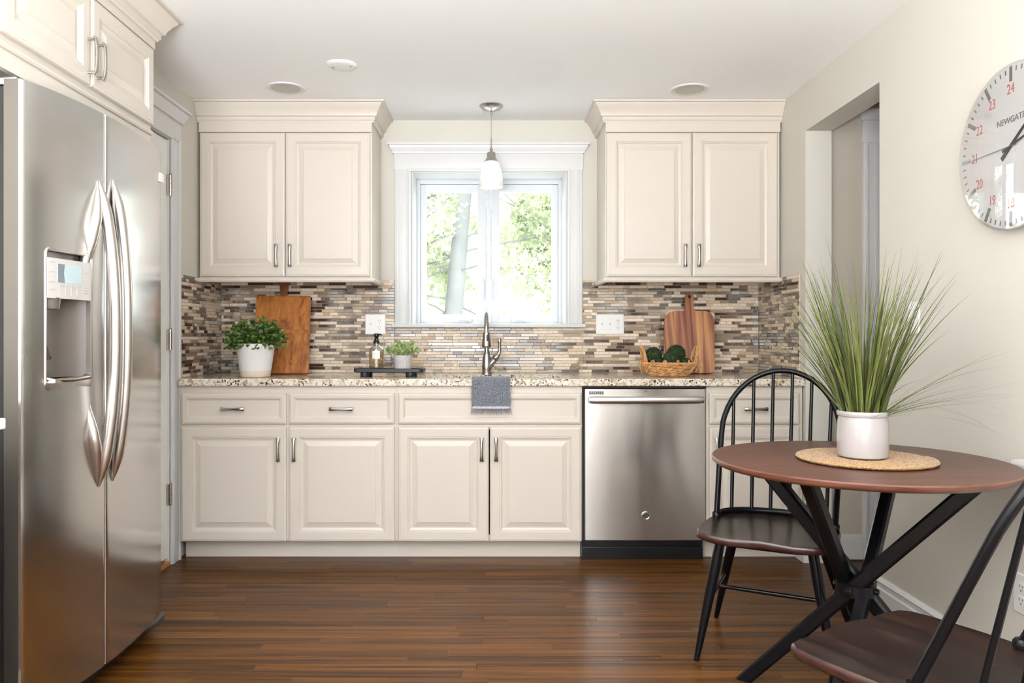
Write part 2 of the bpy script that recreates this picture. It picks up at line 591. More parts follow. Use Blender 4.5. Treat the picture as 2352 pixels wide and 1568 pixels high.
def obj(name, mb, mat, parent=None, smooth=None, label=None, cat=None, group=None, kind=None, origin=None, recalc=True):
    me = bpy.data.meshes.new(name)
    co = mb.v
    if origin is None:
        xs = [p[0] for p in co]; ys = [p[1] for p in co]; zs = [p[2] for p in co]
        origin = ((min(xs) + max(xs)) / 2, (min(ys) + max(ys)) / 2, min(zs))
    origin = Vector(origin)
    me.from_pydata([(p[0] - origin.x, p[1] - origin.y, p[2] - origin.z) for p in co], [], mb.f)
    mats = mat if isinstance(mat, (list, tuple)) else [mat]
    for x in mats:
        me.materials.append(M[x] if isinstance(x, str) else x)
    if len(mats) > 1:
        me.polygons.foreach_set('material_index', mb.m)
    if recalc:
        bm = bmesh.new()
        bm.from_mesh(me)
        bmesh.ops.recalc_face_normals(bm, faces=bm.faces)
        bm.to_mesh(me)
        bm.free()
    if smooth is not None:
        me.polygons.foreach_set('use_smooth', [True] * len(me.polygons))
        me.set_sharp_from_angle(angle=radians(smooth))
    o = bpy.data.objects.new(name, me)
    COL.objects.link(o)
    if parent is not None:
        o.parent = parent
        o.location = origin - WLOC[parent.name]
    else:
        o.location = origin
    WLOC[o.name] = origin
    tag(o, label, cat, group, kind)
    return o


def tag(o, label=None, cat=None, group=None, kind=None):
    if label: o['label'] = label
    if cat: o['category'] = cat
    if group: o['group'] = group
    if kind: o['kind'] = kind
    return o


def root(name, loc, label=None, cat=None, group=None, kind=None):
    o = bpy.data.objects.new(name, None)
    o.empty_display_size = .05
    COL.objects.link(o)
    o.location = loc
    WLOC[o.name] = Vector(loc)
    return tag(o, label, cat, group, kind)


def copy_tree(o, parent=None):
    c = o.copy()
    COL.objects.link(c)
    c.parent = parent
    for ch in o.children:
        copy_tree(ch, c)
    return c


def text_mb(txt, size, extrude, mat4, align='CENTER'):
    cu = bpy.data.curves.new('t', 'FONT')
    cu.body = txt
    cu.size = size
    cu.extrude = extrude
    cu.align_x = align
    cu.align_y = 'CENTER'
    cu.resolution_u = 3
    o = bpy.data.objects.new('t', cu)
    COL.objects.link(o)
    bpy.context.view_layer.update()
    me = bpy.data.meshes.new_from_object(o)
    mb = MB()
    mb.add([mat4 @ v.co for v in me.vertices], [tuple(p.vertices) for p in me.polygons])
    bpy.data.objects.remove(o)
    bpy.data.meshes.remove(me)
    bpy.data.curves.remove(cu)
    return mb


# ------------------------------------------------------------------ the room
BW = 4.49            # inner face of back wall
LW, RW = -1.581, 1.556
CH = 2.375
X0 = -2.12           # side wall behind the fridge
WX0, WX1, WZ0, WZ1 = -.470, .437, 1.190, 2.085   # window opening

mb = MB()
mb.box((X0, -3.0, -.06), (RW, 4.62, -.010)).box((RW, 1.5, -.06), (3.4, 4.62, -.010))
floor = obj('floor', mb, 'subfloor', kind='structure')

mb = MB()
mb.box((X0 - .12, -3.12, CH), (3.4, 4.76, CH + .1))
hc = []
ceiling = obj('ceiling', mb, 'ceiling', kind='structure')

mb = MB()
mb.box((LW - .14, BW, 0), (WX0, BW + .24, CH)).box((WX1, BW, 0), (RW + .2, BW + .24, CH))
mb.box((WX0, BW, 0), (WX1, BW + .24, WZ0)).box((WX0, BW, WZ1), (WX1, BW + .24, CH))
obj('wall_back', mb, 'wall', kind='structure')

OY0, OY1, OZ = 3.103, 3.836, 2.14     # cased opening in right wall
mb = MB()
SW0, SW1, SZ0, SZ1 = -.98, 1.02, .95, 2.1    # added side window (outside the frame)
mb.box((RW, -3, 0), (RW + .13, SW0, CH)).box((RW, SW1, 0), (RW + .13, OY0, CH))
mb.box((RW, SW0, 0), (RW + .13, SW1, SZ0)).box((RW, SW0, SZ1), (RW + .13, SW1, CH))
mb.box((RW, OY0, OZ), (RW + .13, OY1, CH)).box((RW, OY1, 0), (RW + .13, BW + .1, CH))
obj('wall_right', mb, 'wall', kind='structure')

DY0, DY1, DZ = 3.03, 3.79, 2.085       # door opening in left wall
mb = MB()
mb.box((LW - .13, DY1, 0), (LW, BW + .1, CH)).box((LW - .13, 3.005, DZ), (LW, DY1, CH)).box((LW - .13, 3.005, 0), (LW, DY0, DZ))
mb.box((X0 - .1, 3.005, 0), (LW - .13, 3.06, CH))
mb.box((X0 - .12, -3, 0), (X0, 3.005, CH))
obj('wall_left', mb, 'wall', kind='structure')
mb = MB()
RWX0, RWX1, RWZ0, RWZ1 = -1.7, 1.1, .45, 2.2
mb.box((X0 - .12, -3.12, 0), (RWX0, -3, CH)).box((RWX1, -3.12, 0), (RW + .13, -3, CH))
mb.box((RWX0, -3.12, 0), (RWX1, -3, RWZ0)).box((RWX0, -3.12, RWZ1), (RWX1, -3, CH))
obj('wall_rear', mb, 'wall', kind='structure')
# dark panel added behind the left door to block daylight and blacken its gap
mb = MB()
mb.box((LW - .16, DY0 - .02, 0), (LW - .10, DY1 + .02, DZ + .02))
obj('door_light_block', mb, 'dark', kind='structure')

# hall behind the opening
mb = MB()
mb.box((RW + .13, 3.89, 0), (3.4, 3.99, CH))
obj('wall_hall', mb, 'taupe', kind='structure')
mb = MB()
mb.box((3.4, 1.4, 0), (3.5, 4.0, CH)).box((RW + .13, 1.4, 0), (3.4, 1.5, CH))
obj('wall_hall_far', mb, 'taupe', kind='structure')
mb = MB()
mb.box((RW + .14, 3.876, 0), (1.862, 3.89, .105), .004).box((RW + .14, 3.878, .105), (1.862, 3.89, .125), .003)
obj('baseboard_hall', mb, 'trim', kind='structure')
# hall door casing and head with cornice
t = root('door_2', (2.1, 3.87, 0), kind='structure')
mb = MB()
mb.box((1.862, 3.872, 0), (1.955, 3.89, 2.09), .003).box((1.872, 3.866, 0), (1.885, 3.874, 2.09), .002).box((1.92, 3.866, 0), (1.945, 3.874, 2.09), .002)
obj('door_casing', mb, 'trim', t, 40)
mb = MB()
mb.box((1.858, 3.868, 2.09), (2.9, 3.89, 2.21), .002)
mb.sweep([(1.858, 3.90), (1.858, 3.868), (2.9, 3.868)], [(0, 2.20), (.012, 2.20), (.016, 2.215), (.03, 2.235), (.034, 2.25), (0, 2.25)])
obj('door_header', mb, 'trim', t, 40)
mb = MB()
mb.box((1.955, 3.878, 0.01), (2.8, 3.888, 2.085), .002)
obj('door_slab', mb, 'doorpaint', t)

# baseboards ------------------------------------------------------
def base_prof(h, d=.016):
    return [(0, 0), (d, 0), (d, h * .72), (d * .62, h * .76), (d * .62, h * .86), (d * .9, h * .9), (d * .3, h), (0, h)]
mb = MB()
mb.sweep([(RW, OY0), (RW, -3.0)], base_prof(.158))
obj('baseboard_right', mb, 'trim', kind='structure', smooth=30)
mb = MB()
mb.sweep([(RW + .13, OY1), (RW, OY1), (RW, 3.97)][::-1], base_prof(.14))
obj('baseboard_opening', mb, 'trim', kind='structure', smooth=30)

# ------------------------------------------------------------------ floor boards
mb_cache = {}
PW = .057
boards = []
rng = random.Random(3)
y = -3.0
while y < 3.97:
    xa = X0 if y < 2.99 else LW + .002
    xb = RW - .002
    if y > 1.55 and (y > OY0 and y < OY1):
        xb = 3.38
    x = xa - rng.random() * .6
    while x < xb:
        L = rng.choice([.32, .45, .6, .75, .9, 1.05, 1.2])
        a, b_ = max(x, xa), min(x + L, xb)
        if b_ - a > .02:
            boards.append((a, b_, y))
        x += L
    y += PW
def board_visible(q):
    a, b_, yy = q
    if yy < 2.2:
        return -1
    lo, hi = CX + F_PX * a / yy, CX + F_PX * b_ / yy
    lo, hi = max(lo, 250), min(hi, 2352)
    return (hi - lo) / yy ** 2
def plank(mb, a, b_, yy, dz=0):
    g = .0002
    c = .0006
    v = [(a + g, yy + g, -.012), (b_ - g, yy + g, -.012), (b_ - g, yy + PW - g, -.012), (a + g, yy + PW - g, -.012),
         (a + g, yy + g, -c + dz), (b_ - g, yy + g, -c + dz), (b_ - g, yy + PW - g, -c + dz), (a + g, yy + PW - g, -c + dz),
         (a + g + c, yy + g + c, dz), (b_ - g - c, yy + g + c, dz), (b_ - g - c, yy + PW - g - c, dz), (a + g + c, yy + PW - g - c, dz)]
    f = [(0, 1, 5, 4), (1, 2, 6, 5), (2, 3, 7, 6), (3, 0, 4, 7), (4, 5, 9, 8), (5, 6, 10, 9), (6, 7, 11, 10), (7, 4, 8, 11), (8, 9, 10, 11)]
    mb.add(v, f)
boards.sort(key=board_visible, reverse=True)
shared = {}
for i, (a, b_, yy) in enumerate(boards[:300]):
    L = round((b_ - a) / .005) * .005
    key = round(L, 3)
    if key not in shared:
        q = MB()
        plank(q, -key / 2, key / 2, -PW / 2)
        me = bpy.data.meshes.new('plank')
        me.from_pydata(q.v, [], q.f)
        me.materials.append(M['floor'])
        shared[key] = me
    o = bpy.data.objects.new('plank', shared[key])
    COL.objects.link(o)
    o.parent = floor
    o.location = Vector(((a + b_) / 2, yy + PW / 2, rng.uniform(-.0004, 0))) - WLOC[floor.name]
q = MB()
for a, b_, yy in boards[300:]:
    plank(q, a, b_, yy)
obj('planks_beyond', q, 'floor', floor, kind='stuff', recalc=False)

# ------------------------------------------------------------------ door on the left wall
d = root('door_1', (LW, 3.4, 0), kind='structure')
mb = MB()
mb.box((LW - .045, DY0 + .004, .038), (LW - .008, DY1 - .004, DZ - .006), .002)
obj('door_slab', mb, 'doorpaint', d)
mb = MB()
mb.box((LW - .13, DY1 - .003, 0), (LW, DY1 + .014, DZ))
mb.box((LW - .001, DY1 + .004, 0), (LW + .014, DY1 + .092, 2.10), .003)
mb.box((LW + .010, DY1 + .078, 0), (LW + .022, DY1 + .094, 2.10), .003)
mb.box((LW + .010, DY1 + .010, 0), (LW + .018, DY1 + .024, 2.10), .003)
obj('door_casing', mb, 'trim', d, 40)
mb = MB()
mb.box((LW - .001, 3.008, 2.088), (LW + .018, DY1 + .098, 2.212), .002)
mb.sweep([(LW + .018, 3.008), (LW + .018, DY1 + .098), (LW - .001, DY1 + .098)], [(-.002, 2.185), (.010, 2.185), (.013, 2.20), (.026, 2.222), (.028, 2.234), (.040, 2.238), (.040, 2.25), (-.002, 2.25)])
obj('door_header', mb, 'trim', d, 30)
for zc in (1.975, .0 + 1.11, .30):
    zc = {1.975: 1.86, 1.11: 1.105, .30: .345}[zc]
    mb = MB()
    zz = [zc - .052 + i * .0208 for i in range(6)]
    for i in range(5):
        mb.lathe([(.0065, zz[i] + .0008), (.0065, zz[i + 1] - .0008)], 12, (LW + .004, DY1 + .001, 0))
    mb.box((LW - .006, DY1 - .018, zc - .05), (LW + .001, DY1 + .016, zc + .05))
    mb.lathe([(.004, 0), (.007, .002), (.004, .006)], 10, (LW + .004, DY1 + .001, zc + .052))
    obj('door_hinge', mb, 'nickel', d, 30)
mb = MB()
mb.box((LW - .10, DY0, -.005), (LW + .004, DY1, .020), .003)
obj('trim_1', mb, 'oak', kind='structure')

# ------------------------------------------------------------------ window over the sink
w = root('window_1', (-.02, BW, WZ0), kind='structure')
mb = MB()
# fluted side casings
for xa, xb in ((WX0 - .092, WX0 + .002), (WX1 - .002, WX1 + .086)):
    mb.box((xa, BW - .018, WZ0), (xb, BW + .001, 2.086), .003)
    for k in (.18, .36, .74, .86):
        xc = xa + (xb - xa) * k
        mb.box((xc - .005, BW - .0215, WZ0), (xc + .005, BW - .016, 2.086), .002)
mb.box((WX0 - .014, BW - .024, WZ0), (WX0 + .002, BW, 2.09), .003)
mb.box((WX1 - .002, BW - .024, WZ0), (WX1 + .014, BW, 2.09), .003)
obj('window_casing', mb, 'trim', w, 40)
mb = MB()
xa, xb = WX0 - .096, WX1 + .090
mb.box((xa, BW - .020, 2.083), (xb, BW + .001, 2.185), .002)
mb.box((WX0 - .014, BW - .026, 2.076), (WX1 + .014, BW, 2.092), .003)
mb.sweep([(xa, BW + .001), (xa, BW - .020), (xb, BW - .020), (xb, BW + .001)], [(-.002, 2.180), (.008, 2.180), (.010, 2.192), (.022, 2.208), (.025, 2.222), (.034, 2.224), (.034, 2.236), (-.002, 2.236)])
obj('window_header', mb, 'trim', w, 30)
mb = MB()
mb.box((-.578, BW - .048, 1.1715), (.541, BW + .001, 1.194), .008)
mb.box((WX0 + .001, BW + .002, 1.1905), (WX1 - .001, 4.77, 1.1945))
obj('window_stool', mb, 'trim', w, 40)
mb = MB()
mb.box((WX0, BW - .0005, 1.195), (WX0 + .012, 4.77, WZ1)).box((WX1 - .012, BW - .0005, 1.195), (WX1, 4.77, WZ1)).box((WX0 + .012, BW - .0005, WZ1 - .012), (WX1 - .012, 4.77, WZ1))
obj('window_jamb', mb, 'trim', w)
# vinyl frame and two casement sashes
FY = 4.70
mb = MB()
fx0, fx1 = WX0 + .012, WX1 - .012
mb.box((fx0, FY, 1.19), (fx0 + .022, FY + .07, 2.073), .002).box((fx1 - .022, FY, 1.19), (fx1, FY + .07, 2.073), .002)
mb.box((fx0 + .022, FY + .0005, 2.047), (fx1 - .022, FY + .07, 2.073)).box((fx0 + .022, FY + .0005, 1.195), (fx1 - .022, FY + .07, 1.204))
mb.box((-.034, FY - .001, 1.2045), (-.006, FY + .07, 2.0465), .003)
obj('window_frame', mb, 'vinyl', w, 40)
for nm, xa, xb, ga, gb in (('left', fx0 + .023, -.035, -.400, -.088), ('right', -.005, fx1 - .023, .046, .366)):
    mb = MB()
    za, zb = 1.206, 2.045
    gz0, gz1 = 1.256, 2.002
    mb.box((xa, FY + .010, za), (ga, FY + .058, zb), .003).box((gb, FY + .010, za), (xb, FY + .058, zb), .003)
    mb.box((ga - .002, FY + .0105, za), (gb + .002, FY + .0575, gz0)).box((ga - .002, FY + .0105, gz1), (gb + .002, FY + .0575, zb))
    s_ = obj('window_sash', mb, 'vinyl', w, 40)
    mb = MB()
    mb.box((ga - .002, FY + .030, gz0 - .002), (gb + .002, FY + .036, gz1 + .002))
    obj('window_pane', mb, 'glass_window', s_)
    # crank cover at the foot of the sash
    xc = -.175 if nm == 'left' else .172
    mb = MB()
    mb.box((xc - .065, FY - .022, 1.197), (xc + .065, FY + .004, 1.204), .003)
    mb.box((xc - .055, FY - .026, 1.203), (xc + .055, FY + .006, 1.232), .010)
    mb.tube([(xc - .03, FY - .03, 1.218), (xc, FY - .034, 1.222), (xc + .035, FY - .032, 1.216)], .006, 8)
    obj('window_crank', mb, 'vinyl', w, 40)
    # lock lever
    xl = -.056 if nm == 'left' else .014
    mb = MB()
    mb.box((xl - .009, FY + .000, 1.345), (xl + .009, FY + .013, 1.475), .005)
    mb.tube([(xl, FY + .0, 1.46), (xl + .004, FY - .018, 1.45), (xl + .006, FY - .022, 1.41), (xl + .004, FY - .018, 1.365)], [.005, .006, .006, .005], 8)
    obj('window_latch', mb, 'vinyl', w, 40)

# unseen rear and side windows added to light the room: frames with mullions
w = root('added_window_rear', (-.3, -3.02, RWZ0), kind='structure')
mb = MB()
for xa in (RWX0, -.79, .14, RWX1 - .05):
    mb.box((xa, -3.08, RWZ0), (xa + .05, -2.93, RWZ1))
mb.box((RWX0, -3.08, RWZ0 - .02), (RWX1, -2.93, RWZ0 + .05)).box((RWX0, -3.08, RWZ1 - .05), (RWX1, -2.93, RWZ1))
obj('window_frame', mb, 'trim', w)
w = root('added_window_side', (RW, .15, SZ0), kind='structure')
mb = MB()
for ya, yb_ in ((SW0, SW0 + .05), (-.34, -.17), (.38, .42), (SW1 - .05, SW1)):  # mullions set for streaks in the dishwasher reflection
    mb.box((RW - .02, ya, SZ0), (RW + .1, yb_, SZ1))
mb.box((RW - .02, SW0, SZ0 - .02), (RW + .1, SW1, SZ0 + .05)).box((RW - .02, SW0, SZ1 - .05), (RW + .1, SW1, SZ1))
obj('window_frame', mb, 'trim', w)

mb = MB()
pl = []
for k in range(61):
    yy = .40 + .58 * k / 60
    pl.append((RW - .050 + .022 * sin(k * .95), yy))
mb.rings([[(x, y, .30), (x, y, 2.2), (x + .004, y, 2.2), (x + .004, y, .30)] for x, y in pl], True)
obj('curtain', mb, cloth_mat('added_curtain_brown', (.10, .075, .055), (.16, .12, .09), 500), smooth=60, label='brown pleated curtain added out of view for dark streaks on the dishwasher', cat='curtain')  # unseen, added to put dark streaks into the dishwasher reflection
mb = MB()
mb.tube([(RW - .05, -1.1, 2.215), (RW - .05, 1.1, 2.215)], .011, 10)
for yy in (-1.08, 1.08):
    mb.box((RW - .055, yy - .006, 2.207), (RW + .001, yy + .006, 2.223))
obj('added_curtain_rod', mb, 'black', label='black curtain rod added out of view to carry the curtain', cat='curtain rod')  # unseen rod, added together with the curtain

# ------------------------------------------------------------------ raised-panel fronts and pulls
class Fr:
    def __init__(s, o, u, v, n):
        s.o, s.u, s.v, s.n = Vector(o), Vector(u), Vector(v), Vector(n)

    def __call__(s, a, b, c):
        return s.o + s.u * a + s.v * b + s.n * c

DOORP = [(0, 0), (0, .013), (.003, .017), (.009, .0185), (.011, .0200), (.048, .0195), (.051, .0165), (.055, .0165), (.058, .0115), (.066, .0085), (.072, .0085), (.094, .0155), (.096, .0175)]
DRAWP = [(0, 0), (0, .013), (.003, .017), (.008, .0185), (.010, .0200), (.024, .0195), (.027, .0165), (.030, .0165), (.034, .0115), (.038, .0100)]


def front(parent, name, fr, w_, h_, prof, mat='cab', label=None):
    mb = MB()
    rings = []
    for ins, dd in prof:
        rings.append([fr(ins, ins, dd), fr(w_ - ins, ins, dd), fr(w_ - ins, h_ - ins, dd), fr(ins, h_ - ins, dd)])
    mb.rings(rings, True, True, True)
    return obj(name, mb, mat, parent, label=label)


def pull(parent, fr, vertical=True, L=.120, mat='nickel', d0=.019):
    """frame origin at the middle of the pull, on the face"""
    mb = MB()
    rings = []
    nn = 13
    for i in range(nn):
        t = -1 + 2 * i / (nn - 1)
        a = t * L / 2
        wd = .0062 + .0038 * t * t
        dd = d0 + .026 + .004 * (1 - t * t) - (.003 if abs(t) > .95 else 0)
        th = .0042
        r_ = []
        for k in range(8):
            cw, ct = wd * cos(2 * pi * k / 8), th * sin(2 * pi * k / 8)
            r_.append(fr(cw, a, dd + ct) if vertical else fr(a, cw, dd + ct))
        rings.append(r_)
    mb.rings(rings)
    for sg in (-1, 1):
        a = sg * (L / 2 - .009)
        p0 = fr(0, a, d0 - .001) if vertical else fr(a, 0, d0 - .001)
        p1 = fr(0, a, d0 + .027) if vertical else fr(a, 0, d0 + .027)
        mb.tube([p0, p1], .0052, 8)
    return obj('handle', mb, mat, parent, 45)


CABF = 3.862    # face-frame plane of base cabinets (fronts stand proud towards the camera)
def FB(x, z, y=CABF):
    return Fr((x, y, z), (1, 0, 0), (0, 0, 1), (0, -1, 0))


def base_unit(label, x0, x1, drawers, doors, cat='cabinet', group='cream base cabinets'):
    r = root('base_cabinet', ((x0 + x1) / 2, 4.15, 0), label, cat, group)
    mb = MB()
    t_ = .018
    top = .872
    mb.box((x0, CABF + .0205, .10), (x0 + t_, BW - .01, top)).box((x1 - t_, CABF + .0205, .10), (x1, BW - .01, top))
    mb.box((x0 + t_, CABF + .021, .101), (x1 - t_, BW - .01, .118)).box((x0 + t_, BW - .02, .118), (x1 - t_, BW - .01, top))
    obj('carcass', mb, 'cab', r)
    mb = MB()
    # face frame
    mb.box((x0, CABF, .10), (x0 + .03, CABF + .02, top), .001).box((x1 - .03, CABF, .10), (x1, CABF + .02, top), .001)
    spans = [(x0 + .03, x1 - .03)]
    if len(doors) > 1 and len(drawers) > 1:
        xm = (doors[0][1] + doors[1][0]) / 2
        mb.box((xm - .025, CABF, .10), (xm + .025, CABF + .02, top), .001)
        spans = [(x0 + .03, xm - .025), (xm + .025, x1 - .03)]
    for sa, sb in spans:
        mb.box((sa, CABF + .0004, .835), (sb, CABF + .02, top)).box((sa, CABF + .0004, .10), (sb, CABF + .02, .13)).box((sa, CABF + .0004, .655), (sb, CABF + .02, .695))
    obj('face_frame', mb, 'cab', r)
    mb = MB()
    mb.box((x0, CABF + .073, 0.0), (x1, CABF + .088, .102))
    obj('toe_kick', mb, 'cab', r)
    for (a, b_, has) in drawers:
        f = front(r, 'drawer' if has else 'false_drawer_front', FB(a, .683), b_ - a, .838 - .683, DRAWP)
        if has:
            pull(f, FB((a + b_) / 2, .7605), False, .116)
    for (a, b_, side) in doors:
        f = front(r, 'door', FB(a, .099), b_ - a, .669 - .099, DOORP)
        xh = b_ - .035 if side == 'r' else a + .030
        pull(f, FB(xh, .560), True, .118)
    return r

XB = lambda x: (x - CX) / F_PX * (CABF - .02)
XBF = XB
base_unit('cream base cabinet under the white potted plant, two drawers over two doors', -1.558, -.479,
          [(XB(415), XB(657), 1), (XB(663), XB(906), 1)], [(XB(415), XB(657), 'r'), (XB(663), XB(906), 'l')])
base_unit('cream sink base cabinet behind the grey towel, one wide false drawer front', -.4785, .450,
          [(XB(914), XB(1336), 0)], [(XB(914), XB(1122.5), 'r'), (XB(1125.5), XB(1336), 'l')])
base_unit('narrow cream base cabinet right of the dishwasher behind the spindle chair', 1.069, 1.550,
          [(XB(1630), XB(1838), 1)], [(XB(1630), XB(1838), 'l')])

# ------------------------------------------------------------------ wall cabinets
UF = 4.157   # face frame plane, doors proud to 4.137
XU = lambda x: (x - CX) / F_PX * (UF - .02)
CROWN = [(-.004, 2.268), (.010, 2.268), (.013, 2.276), (.018, 2.280), (.018, 2.296), (.028, 2.300), (.031, 2.313), (.046, 2.340), (.056, 2.352), (.060, 2.362), (.072, 2.364), (.072, CH - .001), (-.004, CH - .001)]


def wall_unit(label, x0, x1, doors, path, open_side):
    r = root('wall_cabinet', ((x0 + x1) / 2, 4.3, 1.41), label, 'cabinet', 'cream wall cabinets')
    z0, z1 = 1.436, 2.268
    mb = MB()
    mb.box((x0, UF + .0205, z0), (x0 + .018, BW - .002, z1)).box((x1 - .018, UF + .0205, z0), (x1, BW - .002, z1))
    mb.box((x0 + .018, UF + .021, z0 + .012), (x1 - .018, BW - .011, z0 + .028)).box((x0 + .018, UF + .021, z1 - .02), (x1 - .018, BW - .011, z1)).box((x0 + .018, BW - .01, z0 + .001), (x1 - .018, BW - .002, z1 - .001))
    obj('carcass', mb, 'cab', r)
    mb = MB()
    mb.box((x0, UF, z0), (x0 + .035, UF + .02, z1)).box((x1 - .035, UF, z0), (x1, UF + .02, z1)).box((x0 + .035, UF + .0004, z0), (x1 - .035, UF + .02, z0 + .03)).box((x0 + .035, UF + .0004, 2.19), (x1 - .035, UF + .02, z1))
    xm = (doors[0][1] + doors[1][0]) / 2
    mb.box((xm - .02, UF, z0 + .03), (xm + .02, UF + .02, 2.19))
    obj('face_frame', mb, 'cab', r)
    mb = MB()
    mb.box((x0 - .0005, UF - .014, 2.216), (x1 + .0005, UF - .0005, 2.2675), .001)
    obj('frieze', mb, 'cab', r)
    mb = MB()
    mb.sweep(path, CROWN)
    obj('crown_moulding', mb, 'cab', r, 25)
    mb = MB()
    p2 = [(a, b_) for a, b_ in path]
    mb.sweep(p2, [(-.012, 1.4355), (.010, 1.4355), (.014, 1.431), (.016, 1.424), (.013, 1.416), (.008, 1.411), (-.012, 1.411)])
    obj('light_rail', mb, 'cab', r, 40)
    for a, b_, side in doors:
        f = front(r, 'door', FB(a, 1.441, UF), b_ - a, 2.2125 - 1.441, DOORP)
        xh = b_ - .040 if side == 'r' else a + .028
        pull(f, FB(xh, 1.552, UF), True, .122)
    return r

xs = -.645
wall_unit('cream two-door wall cabinet left of the window over the pine board', -1.572, xs,
          [(XU(458), XU(653.5), 'r'), (XU(655.5), XU(849), 'l')], [(LW + .001, UF - .002), (xs, UF - .002), (xs, BW - .001)], 'r')
xs = .610
wall_unit('cream two-door wall cabinet right of the window over the acacia board', xs, 1.546,
          [(XU(1394), XU(1589.5), 'r'), (XU(1591.5), XU(1787), 'l')], [(xs, BW - .001), (xs, UF - .002), (RW - .001, UF - .002)], 'l')

# cabinet over the fridge, facing +X
OF = -1.325
r = root('fridge_cabinet', (-1.7, 2.53, 1.83), 'cream two-door cabinet with crown moulding above the steel fridge', 'cabinet')
mb = MB()
ya, yb = 2.045, 3.000
mb.box((X0 + .001, yb - .02, 1.845), (OF - .0205, yb, 2.27)).box((X0 + .001, ya, 1.845), (OF - .0205, ya + .02, 2.27)).box((X0 + .001, ya + .02, 1.925), (OF - .021, yb - .02, 1.94)).box((X0 + .001, ya + .02, 2.25), (OF - .021, yb - .02, 2.27))
obj('carcass', mb, 'cab', r)
mb = MB()
mb.box((OF - .02, ya, 1.845), (OF, ya + .04, 2.30)).box((OF - .02, yb - .03, 1.845), (OF, yb, 2.30))
mb.box((OF - .02, ya + .04, 1.845), (OF - .0004, yb - .03, 1.945)).box((OF - .02, ya + .04, 2.22), (OF - .0004, yb - .03, 2.30)).box((OF - .02, 2.50, 1.945), (OF - .0004, 2.54, 2.22))
mb.sweep([(OF, ya), (OF, yb)], [(.0002, 1.898), (.006, 1.898), (.010, 1.904), (.010, 1.911), (.006, 1.917), (.0002, 1.917)])
obj('face_frame', mb, 'cab', r, 30)
mb = MB()
C2 = [(a * 1.15 + .012, z) for a, z in CROWN]
C2 = [(.0003, 2.235), (.012, 2.235), (.012, 2.268)] + [(a * 1.15 + .008, z) for a, z in CROWN[1:-1]] + [(.0003, CH - .001)]
mb.sweep([(OF, ya - .02), (OF, yb), (LW - .02, yb)], C2)
obj('crown_moulding', mb, 'cab', r, 25)
for a, b_, side in ((2.065, 2.518, 'r'), (2.524, 2.990, 'l')):
    fr = Fr((OF, a, 1.934), (0, 1, 0), (0, 0, 1), (1, 0, 0))
    f = front(r, 'door', fr, b_ - a, 2.228 - 1.934, DOORP)
    yh = b_ - .020 if side == 'r' else a + .030
    pull(f, Fr((OF, yh, 2.025), (0, 1, 0), (0, 0, 1), (1, 0, 0)), True, .125)

# ------------------------------------------------------------------ countertop and sink
SX0, SX1, SY0, SY1 = -.385, .350, 3.935, 4.245
cz0, cz1 = .872, .909
CFY = 3.836
CXL, CXR = -1.556, 1.5545
mb = MB()
def slab(mb, x0, x1, y0, y1, nosing=False):
    mb.box((x0, y0, cz0), (x1, y1, cz1))
mb.box((LW + .001, 3.90, cz0), (SX0, BW - .001, cz1)).box((SX1, 3.90, cz0), (RW - .001, BW - .001, cz1))
mb.box((SX0, SY1, cz0), (SX1, BW - .001, cz1))
mb.box((SX0, 3.90, cz0), (SX1, SY0, cz1))
mb.box((CXL, CFY + .006, cz0), (CXR, 3.90, cz1))
# eased front nosing
mb.sweep([(CXL, CFY + .006), (CXR, CFY + .006)], [(0, cz0), (.003, cz0 + .0005), (.006, cz0 + .004), (.006, cz1 - .004), (.003, cz1 - .0005), (0, cz1)])
obj('countertop', mb, 'granite', label='speckled cream and brown granite countertop running across the back wall', cat='countertop')
mb = MB()
bz = .72
mb.box((SX0 - .012, SY0 - .012, bz), (SX1 + .012, SY1 + .012, bz + .004))
mb.box((SX0 - .014, SY0 - .014, bz), (SX0 - .010, SY1 + .014, cz0 - .0005)).box((SX1 + .010, SY0 - .014, bz), (SX1 + .014, SY1 + .014, cz0 - .0005))
mb.box((SX0 - .014, SY0 - .014, bz), (SX1 + .014, SY0 - .010, cz0 - .0005)).box((SX0 - .014, SY1 + .010, bz), (SX1 + .014, SY1 + .014, cz0 - .0005))
r = root('sink', (0, 4.1, bz), 'steel undermount sink basin set in the granite behind the towel', 'sink')
obj('basin', mb, 'sink', r)
mb = MB()
mb.lathe([(.045, bz + .003), (.043, bz + .007), (.02, bz + .006)], 24, (0, 4.1, 0))
obj('drain', mb, 'chrome', r, 40)

# ------------------------------------------------------------------ mosaic backsplash
ROW = .01745
rng = random.Random(11)
TM = ['t_cream', 't_taupe', 't_brown', 't_marble', 't_tan']
tile_cache = {}


def tile_geo(mb, fr, L, h, th, raised):
    e = .0012
    pts0 = [(0, 0), (L, 0), (L, h), (0, h)]
    v = [fr(a, b_, .0006) for a, b_ in pts0] + [fr(a, b_, th - e) for a, b_ in pts0]
    ins = [(e, e), (L - e, e), (L - e, h - e), (e, h - e)]
    v += [fr(a, b_, th) for a, b_ in ins]
    f = [(0, 1, 5, 4), (1, 2, 6, 5), (2, 3, 7, 6), (3, 0, 4, 7), (4, 5, 9, 8), (5, 6, 10, 9), (6, 7, 11, 10), (7, 4, 8, 11), (8, 9, 10, 11)]
    mb.add(v, f)


